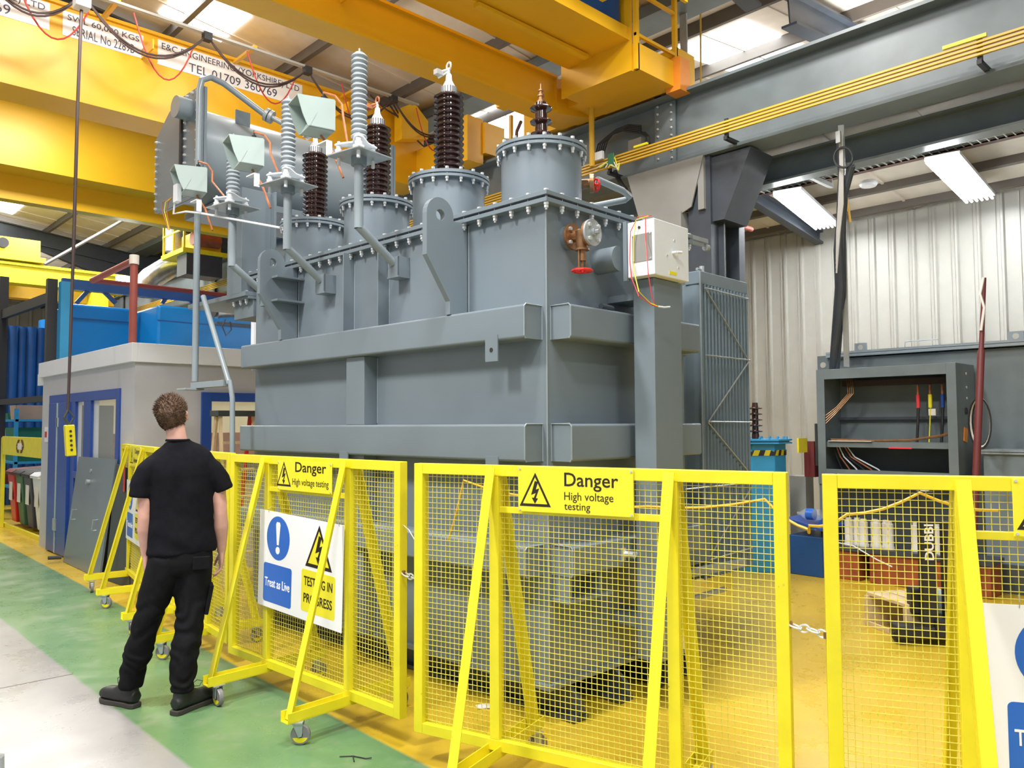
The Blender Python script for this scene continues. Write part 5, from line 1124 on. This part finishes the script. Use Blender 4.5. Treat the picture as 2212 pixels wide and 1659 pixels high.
sit(ribbed((8.55, 26, 0), (8.55, 21.2, 0), 0, 4.8, .35, .03, 'screen_wall', 'cladding', (-1, 0, 0)), 'pale ribbed partition sheeting under the far runway beam', 'partition')
sit(boxes('partition_panel', [(8.5, 8.55, 12.2, 21, 3.2, 4.75)], 'cream', None), 'cream high-level panels below the runway beam behind the left end of the transformer', 'partition')

# ================================================================== right background
cu = thing('switchgear_cubicle', 'open-fronted grey switchgear cubicle with cable lugs and a shelf inside', 'cubicle', (8.6, 2.64, 0))
def cb_(name, lst, m, par=cu, bev=0, label=None): return boxes(name, lst, m, par, bev, label=label)
cb_('casing', [(0, .55, 0, .03, .28, 2.22), (0, .55, 1.40, 1.43, .28, 2.22), (0, .55, .03, 1.40, 2.19, 2.22), (.52, .55, .03, 1.40, .28, 2.19), (0, .55, .03, 1.4, .28, .31)], 'beam', bev=.003)
cb_('door_frame', [(-.015, 0, 0, .09, .95, 2.22), (-.015, 0, 1.34, 1.43, .95, 2.22), (-.015, 0, .09, 1.34, 2.11, 2.22), (-.015, 0, .09, 1.34, .95, 1.12)], 'beam', bev=.002)
cb_('shelf', [(.03, .5, .04, 1.39, 1.36, 1.42)], 'beam'); cb_('inner_rail', [(.45, .5, .04, 1.39, 1.66, 1.69)], 'dark_steel')
cb_('hinge_strip', [(-.03, -.005, 1.43, 1.455, 1.15, 1.62)], 'dark', bev=.002)
for k, (y, m) in enumerate(((.47, 'redwire'), (.35, 'sign_yellow'), (.23, 'dblue'))):
    MB().cyl((.3, y, 1.78), (.3, y, 1.92), .02, n=10).build('cable_sleeve', m, cu, smooth=True); MB().cyl((.3, y, 1.92), (.3, y, 2.02), .012, n=8).build('cable_lug', 'copper', cu); MB().tube([(.3, y, 1.78), (.3, y+.01, 1.6), (.32, y+.03, 1.42)], .014 if k != 1 else .006, 6).build('cable', 'dark' if k != 1 else 'sign_yellow', cu)
MB().box(.35, .5, .1, 1.3, 2.04, 2.10).build('busbar_cover', 'cable_dark', cu); MB().box(.30, .31, .30, .37, 1.70, 1.77).build('tag', 'paper', cu)
for k in range(4): MB().tube([(.2, 1.18-.02*k, 2.15), (.18, 1.16-.02*k, 1.95), (.1, 1.26, 1.80-.02*k), (.0, 1.35, 1.70-.03*k)], .004, 5).build('wire', 'brass', cu)
for k in range(6): MB().tube([(.15, 1.32-.03*k, 1.36), (.17, 1.30-.04*k, 1.25), (.2, 1.26-.08*k, 1.12), (.2, 1.2-.1*k, .95)], .008, 5).build('wire', ['dark', 'copper', 'white'][k % 3], cu)
MB().tube([(.1, 1.33, 1.44), (.12, .9, 1.43), (.12, .5, 1.44), (.12, .2, 1.49), (.1, .06, 1.53)], .014, 6).build('wire', 'brass', cu); cb_('paper_strip', [(.0, .10, .85, 1.32, 1.425, 1.43)], 'paper'); cb_('red_label', [(.025, .03, .45, .68, 1.355, 1.37)], 'redwire')
for y, z in ((-.003, 2.12), (-.003, 1.98), (-.003, 1.87)): MB().cyl((.28, y-.006, z), (.28, y, z), .015, n=8).build('screw', 'zinc', cu)
MB(Matrix.Translation((.2, -.006, 1.5)) @ Matrix.Rotation(R_(12), 4, 'Y')).box(-.05, .05, -.004, .004, -.07, .07).build('tag_card', 'orange', cu); MB().cyl((.25, -.01, 1.74), (.25, 0, 1.74), .035, n=12).build('lock', 'dark', cu)
# crowded gear under the cubicle
eq = thing('core_assembly', 'rusty brown core frame with a row of white insulators on the floor below the cubicle', 'electrical equipment', (8.25, 2.3, 0))
boxes('core', [(0, .33, .0, .55, 0, .30), (0, .33, .62, 1.1, 0, .30), (0, .33, 1.2, 2.0, 0, .30)], 'rust', eq, .01); boxes('clamp', [(-.02, .36, -.02, 2.02, .30, .345)], 'dark_steel', eq)
for k, y in enumerate([at(p_, 1160, 'x', 8.35).y-2.3 for p_ in (1834, 1848, 1866, 1886, 1894, 1910, 1921, 1975, 2004, 2021, 2038)]): MB().lathe([(.05, .345), (.05, .37), (.042, .38), (.042, .60), (.03, .605), (.03, .63)], (.1+.05*(k % 2), y, 0), 14).build('insulator', 'cream', eq, smooth=True)
MB().tube([(.0, 1.95, .33), (-.02, 1.7, .25), (0, 1.5, .38), (-.02, 1.25, .36), (-.05, 1.0, .25), (-.06, .85, .2)], .007, 6).build('wire', 'white', eq)
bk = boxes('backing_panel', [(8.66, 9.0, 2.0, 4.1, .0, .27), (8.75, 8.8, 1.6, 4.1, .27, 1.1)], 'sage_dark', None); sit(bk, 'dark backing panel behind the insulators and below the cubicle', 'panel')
gt = thing('transformer_tank', 'long grey oil tank standing against the clad wall at the right', 'tank', (9.2, 0, 0))
zt = at(1990, 751, 'x', 9.2).z
boxes('tank', [(0, 1.4, -4, 4.1, .1, zt-.06)], 'beam', gt, .006); boxes('lid', [(-.08, 1.46, -4, 4.2, zt-.05, zt-.02), (-.08, 1.46, -4, 4.2, zt-.015, zt+.012)], 'grey_light', gt)
p = at(1990, 735, 'x', 9.3); MB().tube([(.1, p.y+.18, zt), (.1, p.y+.17, zt+.09), (.1, p.y-.17, zt+.09), (.1, p.y-.18, zt)], .008, 6).build('grab_handle', 'galv', gt)
for px in (1860, 2196): y = at(px, 745, 'x', 9.2).y; mb = MB(); mb.box(-.02, .0, y-.07, y+.07, zt, zt+.10); mb.mi = 1; mb.cyl((-.022, y, zt+.05), (-.018, y, zt+.05), .03, n=14); mb.build('lifting_eye', ['grey_light', 'cladding'], gt)
y = at(1785, 780, 'x', 9.2).y; mb = MB(); mb.box(-.02, 0, y-.13, y+.10, zt-.28, zt-.02); mb.mi = 1; mb.cyl((-.024, y+.03, zt-.13), (-.018, y+.03, zt-.13), .035, n=14); mb.build('lug', ['beam', 'cladding'], gt)
boxes('stiffener', [(-.1, 0, -1.2, -1.0, .1, zt-.1)], 'beam', gt)
yb = at(2124, 990, 'x', 8.7).y
fb = thing('flanged_box', 'grey flanged cable box low at the right edge above the barrier', 'cable box', (8.7, yb-1.2, 0)); zb = at(2180, 975, 'x', 8.7).z
boxes('body', [(0, .45, 0, 1.2, .0, zb-.03)], 'grey', fb, .004); boxes('flange', [(-.03, .48, -.03, 1.22, zb-.03, zb-.012), (-.03, .48, -.03, 1.22, zb-.006, zb+.012)], 'grey_light', fb)
# leaning brown pole, cable coil
a, b = at(2126, 600, 'x', 8.2), at(2108, 1040, 'x', 8.2); d = (b-a).normalized(); g = b+d*((-b.z)/d.z)
po = thing('wooden_pole', 'tall dark red-brown pole with white tie hanging off its tip, right of the cubicle', 'pole', (0, 0, 0))
MB().tube([a, a.lerp(b, .35), a.lerp(b, .36), g], [.018, .022, .032, .034], 10).build('pole', 'maroon', po, smooth=True); MB().tube([a+Vector((-.02, 0, 0)), a.lerp(b, .08)+Vector((-.03, .02, 0)), a.lerp(b, .15)+Vector((-.03, -.02, 0)), a.lerp(b, .26)+Vector((-.03, .0, 0))], .012, 6).build('tie', 'paper', po)
c = at(2117, 910, 'x', 8.35)
cc = thing('cable_coil', 'oval coil of black and pale yellow cable hanging behind the brown pole', 'cable', (0, 0, 0))
MB().tube([c+Vector((0, 0, .20)), at(2117, 868, 'x', 8.2)], .008, 6).build('hook', 'dark', cc)
for k in range(6): MB().tube([c+Vector((.04-.012*k, .075*(1+.06*k)*math.cos(t), .22*(1+.02*k)*math.sin(t)-.004*k)) for t in [2*math.pi*i/24 for i in range(25)]], .007, 6).build('loop', 'paper' if k in (2, 3) else 'dark', cc)
# blue test tank with hazard tape and black bushing
tk = thing('blue_tank', 'bright blue octagonal tank with hazard tape and a black ribbed insulator on top', 'tank', (8.22, 4.62, 0))
mb = MB(Matrix.Rotation(R_(22), 4, 'Z')); mb.lathe([(.32, 0), (.32, 1.40)], (0, 0, 0), 8); mb.build('body', 'tblue', tk, .01)
mb = MB(Matrix.Rotation(R_(22), 4, 'Z')); mb.lathe([(.39, 1.40), (.39, 1.415), (.36, 1.418), (.36, 1.43), (.39, 1.433), (.39, 1.45), (0, 1.45)], (0, 0, 0), 8); mb.build('lid', 'tblue', tk)
BB = MB().cyl((0, 0, 0), (0, 0, .025), .012, n=6).build('bolt', 'tblue', tk); BB.matrix_local = Matrix.Translation((.33, 0, 1.45))
for k in range(1, 20): t = 2*math.pi*k/20; inst(BB, tk, Matrix.Translation((.335*math.cos(t), .335*math.sin(t), 1.45)))
mb = MB(Matrix.Rotation(R_(22), 4, 'Z')); n = 32
for k in range(n):
    t0, t1 = 2*math.pi*k/n, 2*math.pi*(k+1)/n; 
    def pr(t): 
        s = math.pi/4; tt_ = (t % s)-s/2; r = .322*math.cos(s/2)/math.cos(tt_); return r+.003
    s0 = .18/n*8
    mb.mi = k % 2; mb.ext([(pr(t0)*math.cos(t0), pr(t0)*math.sin(t0), 1.27), (pr(t1)*math.cos(t1), pr(t1)*math.sin(t1), 1.27), (pr(t1)*math.cos(t1+.07), pr(t1)*math.sin(t1+.07), 1.33), (pr(t0)*math.cos(t0+.07), pr(t0)*math.sin(t0+.07), 1.33)], (0, 0, .001))
mb.build('hazard_tape', ['hazard', 'black'], tk)
p = at(1632, 930, 'x', 8.22); mb = MB(); mb.lathe([(.04, 1.45), (.04, 1.50)]+[q_ for k in range(5) for q_ in ((.035, 1.52+.065*k), (.08, 1.53+.065*k), (.08, 1.538+.065*k), (.035, 1.55+.065*k))]+[(.03, 1.86)], (p.x-8.22, p.y-4.62, 0), 16); mb.build('insulator', 'brown', tk, smooth=True)
boxes('tape_end', [(.10, .30, -.46, -.44, 1.30, 1.46)], 'hazard', tk)
bb = thing('blue_chest', 'open blue storage chest beside the blue tank with a plastic bottle on its lid', 'chest', (8.35, 3.72, 0))
boxes('body', [(-.2, .35, .12, .50, 0, .42)], 'blue_deep', bb, .01); MB().ext([(-.25, .50, .58), (-.25, .10, .49), (.35, .10, .49), (.35, .50, .58)], (0, 0, .03)).build('lid', 'dblue', bb, .004)
bo = thing('plastic_bottle', 'clear plastic bottle with blue label lying on the blue chest lid', 'bottle', (8.22, 3.98, .60)); MB().lathe([(.0, -.10), (.055, -.095), (.06, -.08), (.06, .07), (.04, .10), (.018, .13), (.018, .16), (0, .16)], (0, 0, .05), 18, (0, 1, 0)).build('bottle_body', 'clear', bo, smooth=True); MB().lathe([(.061, -.03), (.061, .05)], (0, 0, .05), 18, (0, 1, 0)).build('label', 'sign_blue', bo, smooth=True)
gp = at(1728, 1080, 'x', 9.0); sit(boxes('duct_panel', [(8.95, 9.15, gp.y-.10, gp.y+.10, 0, at(1728, 1028, 'x', 9).z)], 'cladding', None), 'narrow pale grey duct standing beside the blue tank', 'duct'); sit(boxes('control_box', [(8.6, 8.72, 4.12, 4.24, 1.02, 1.42)], 'maroon', None), 'dark brown control box beside the blue tank rim', 'box')
# wooden crate and stacker on the yellow floor
cp = [at(1868, 1350, 'z', 0), at(1960, 1385, 'z', 0)]
wc = thing('wooden_crate', 'pale wooden crate lying on the yellow floor behind the right barrier', 'crate', (cp[0].x, cp[0].y, 0), math.atan2(cp[1].y-cp[0].y, cp[1].x-cp[0].x)); Lc = (cp[1]-cp[0]).length
for k in range(4): boxes('slat', [(0, Lc, .02+.17*k, .17+.17*k, .24, .265)], 'wood', wc, .003)
boxes('bearer', [(0, .04, 0, .70, 0, .24), (Lc-.04, Lc, 0, .7, 0, .24), (.04, Lc-.04, 0, .02, 0, .04), (.04, Lc-.04, .68, .7, 0, .04)], 'wood', wc, .003)
sb = at(2008, 1392, 'z', 0); st = thing('hydraulic_stacker', 'black hand stacker with tall mast and white vertical lettering behind the right barrier', 'stacker', (sb.x, sb.y, 0), R_(40))
boxes('mast', [(-.04, .04, -.05, .05, .1, 1.12), (-.04, .02, -.16, -.10, .1, .9)], 'black', st, .004); boxes('base', [(-.08, .34, -.18, -.02, .06, .20), (-.06, .1, -.35, .25, .04, .14), (.04, .16, -.05, .10, .2, .40)], 'black', st, .02)
for dx, dy in ((-.05, -.25), (.3, -.1), (0, -.33), (0, .2)): MB().cyl((dx-.02, dy, .06), (dx+.02, dy, .06), .06, n=16).build('wheel', 'rubber', st)
MB().lathe([(0, .36), (.09, .34), (.11, .26), (.10, .16), (0, .15)], (.20, -.18, 0), 18).build('pump_housing', 'sage', st, smooth=True); MB().lathe([(.03, 1.12), (.03, 1.15), (0, 1.17)], (0, 0, 0), 10).build('top_cap', 'cream', st)
FM = frame((-.0405, 0, 0), (0, 0, 1), (0, 1, 0)); FM = frame((0, -.0515, .60), (0, 0, 1), (-1, 0, 0)) ; Mm = frame((-.0415, -.03, .66), (0, 0, 1), (0, 1, 0))
fit_text('DUBBI', frame((-.0425, .03, .62), (0, 0, 1), (0, 1, 0)) @ Matrix.Identity(4), 0, .26, -.065, .0, 'lettering', 'sign_white', st, bold=.02)
# cables dropping from the runway beam to the cubicle
dp = thing('cable_drop', 'thick dark grey cables with pale cables dropping from the runway beam to the cubicle', 'cable', (0, 0, 0))
def dropc(pts, r, m, x0=7.92, x1=8.8): MB().tube([at(a, b, 'x', x0+(x1-x0)*k/(len(pts)-1)) for k, (a, b) in enumerate(pts)], r, 8).build('cable', m, dp, smooth=True)
dropc([(1838, 355), (1828, 400), (1817, 450), (1814, 540), (1818, 620), (1812, 690), (1802, 760), (1800, 800)], .035, 'dark_steel'); dropc([(1842, 358), (1826, 420), (1822, 480), (1821, 560), (1823, 640), (1815, 710), (1808, 798)], .03, 'dark_steel'); dropc([(1812, 300), (1816, 380), (1812, 470), (1806, 540), (1809, 620), (1803, 700), (1796, 798)], .028, 'dark_steel')
for k in range(4): dropc([(1813+k*2, 285), (1815+k*2, 360), (1812+k*3, 440), (1808+k*2, 500), (1807, 560+10*k)], .009, 'cable_grey', 7.9, 8.1)
MB().tube([at(1832+20*math.cos(t)-10, 340+22*math.sin(t), 'x', 7.9) for t in [2*math.pi*k/20 for k in range(21)]], .012, 6).build('loop', 'dark', dp)
vt = thing('cable_riser_tray', 'slim pale vertical tray running from the runway beam down to the cubicle top', 'cable tray', (0, 0, 0)); MB().bar(at(1817, 270, 'x', 7.95), at(1829, 792, 'x', 8.75), .06, .015, (1, 0, 0)).build('tray', 'tray', vt)
a = at(1813, 295, 'x', 7.88); boxes('junction_box', [(a.x-.03, a.x, a.y-.02, a.y+.025, a.z-.07, a.z+.05)], 'galv', vt)
sit(MB().tube([at(1828, 415, 'x', 8.3), at(1837, 480, 'x', 8.4)], .012, 6).build('pull_cord', 'cond'), 'short thin yellow cord hanging beside the cable drop', 'cord')
# wiring clutter on the runway beam behind the near turret
wc2 = thing('wiring_loops', 'loops of dark cable fixed to the runway beam above the red handwheel', 'cable', (0, 0, 0))
for k in range(5): MB().tube([at(a, b, 'x', 7.85) for a, b in ((1287+k*4, 335), (1292+k*5, 312-k*2), (1315+k*4, 292-k*3), (1345+k*3, 282-k*3), (1385, 288-k*4))], .012, 6).build('cable', 'dark', wc2)
for k in range(3): MB().tube([at(a, b, 'x', 7.85) for a, b in ((1382+5*k, 286), (1396+3*k, 295), (1398+k*3, 308), (1388, 312))], .014, 6).build('cable', 'dark', wc2)
a = at(1375, 312, 'x', 7.85); boxes('gland_box', [(a.x-.04, a.x+.04, a.y-.1, a.y+.1, a.z-.08, a.z+.06)], 'plate_grey', wc2)
wl = thing('loose_wiring', 'tangle of green-tagged yellow and white wires at the conductor bars', 'cable', (0, 0, 0))
for k in range(5): MB().tube([at(a, b, 'x', 7.55) for a, b in ((1290+k*6, 362), (1308+5*k, 352-3*k), (1328+2*k, 360+2*k), (1338, 352))], .008, 5).build('wire', ['paper', 'sign_yellow', 'green'][k % 3], wl)
a = at(1320, 345, 'x', 7.55); boxes('green_tag', [(a.x-.01, a.x+.01, a.y-.05, a.y+.05, a.z-.06, a.z+.08)], 'green', wl, .01); a = at(1291, 338, 'x', 7.55); boxes('white_box', [(a.x-.02, a.x+.02, a.y-.09, a.y+.09, a.z-.05, a.z+.05)], 'white', wl)
sit(MB().tube([at(a, b, 'x', 7.82) for a, b in ((1328, 370), (1335, 385), (1345, 402), (1352, 410))], .03, 8).build('conduit', 'dark'), 'short dark conduit bent below the tangle of wires', 'conduit')
# bits on the floor
a = at(762, 1633, 'z', .004); sit(MB().tube([a+Vector((-.05, .04, 0)), a, a+Vector((.03, -.07, 0)), a+Vector((.05, -.09, .004))], .003, 5).tube([a, a+Vector((-.03, -.06, 0))], .003, 5).build('cable_tie', 'black'), 'black snipped cable tie lying on the green floor', 'cable tie')
a = at(1027, 1525, 'z', .004); sit(MB().ext([a, a+Vector((.06, -.01, 0)), a+Vector((.09, -.06, 0)), a+Vector((.04, -.09, 0)), a+Vector((-.02, -.05, 0))], (0, 0, .004)).build('cardboard_scrap', 'paper'), 'small grey scrap on the yellow floor below the barrier mesh', 'scrap')
a = at(2, 1585, 'y', 4.3); sit(MB().tube([(a.x, a.y, 0), (a.x, a.y, .12), (a.x-.1, a.y, .16)], .02, 8).build('pipe_rail', 'galv'), 'tip of a galvanised rail at the left edge of the floor', 'rail')
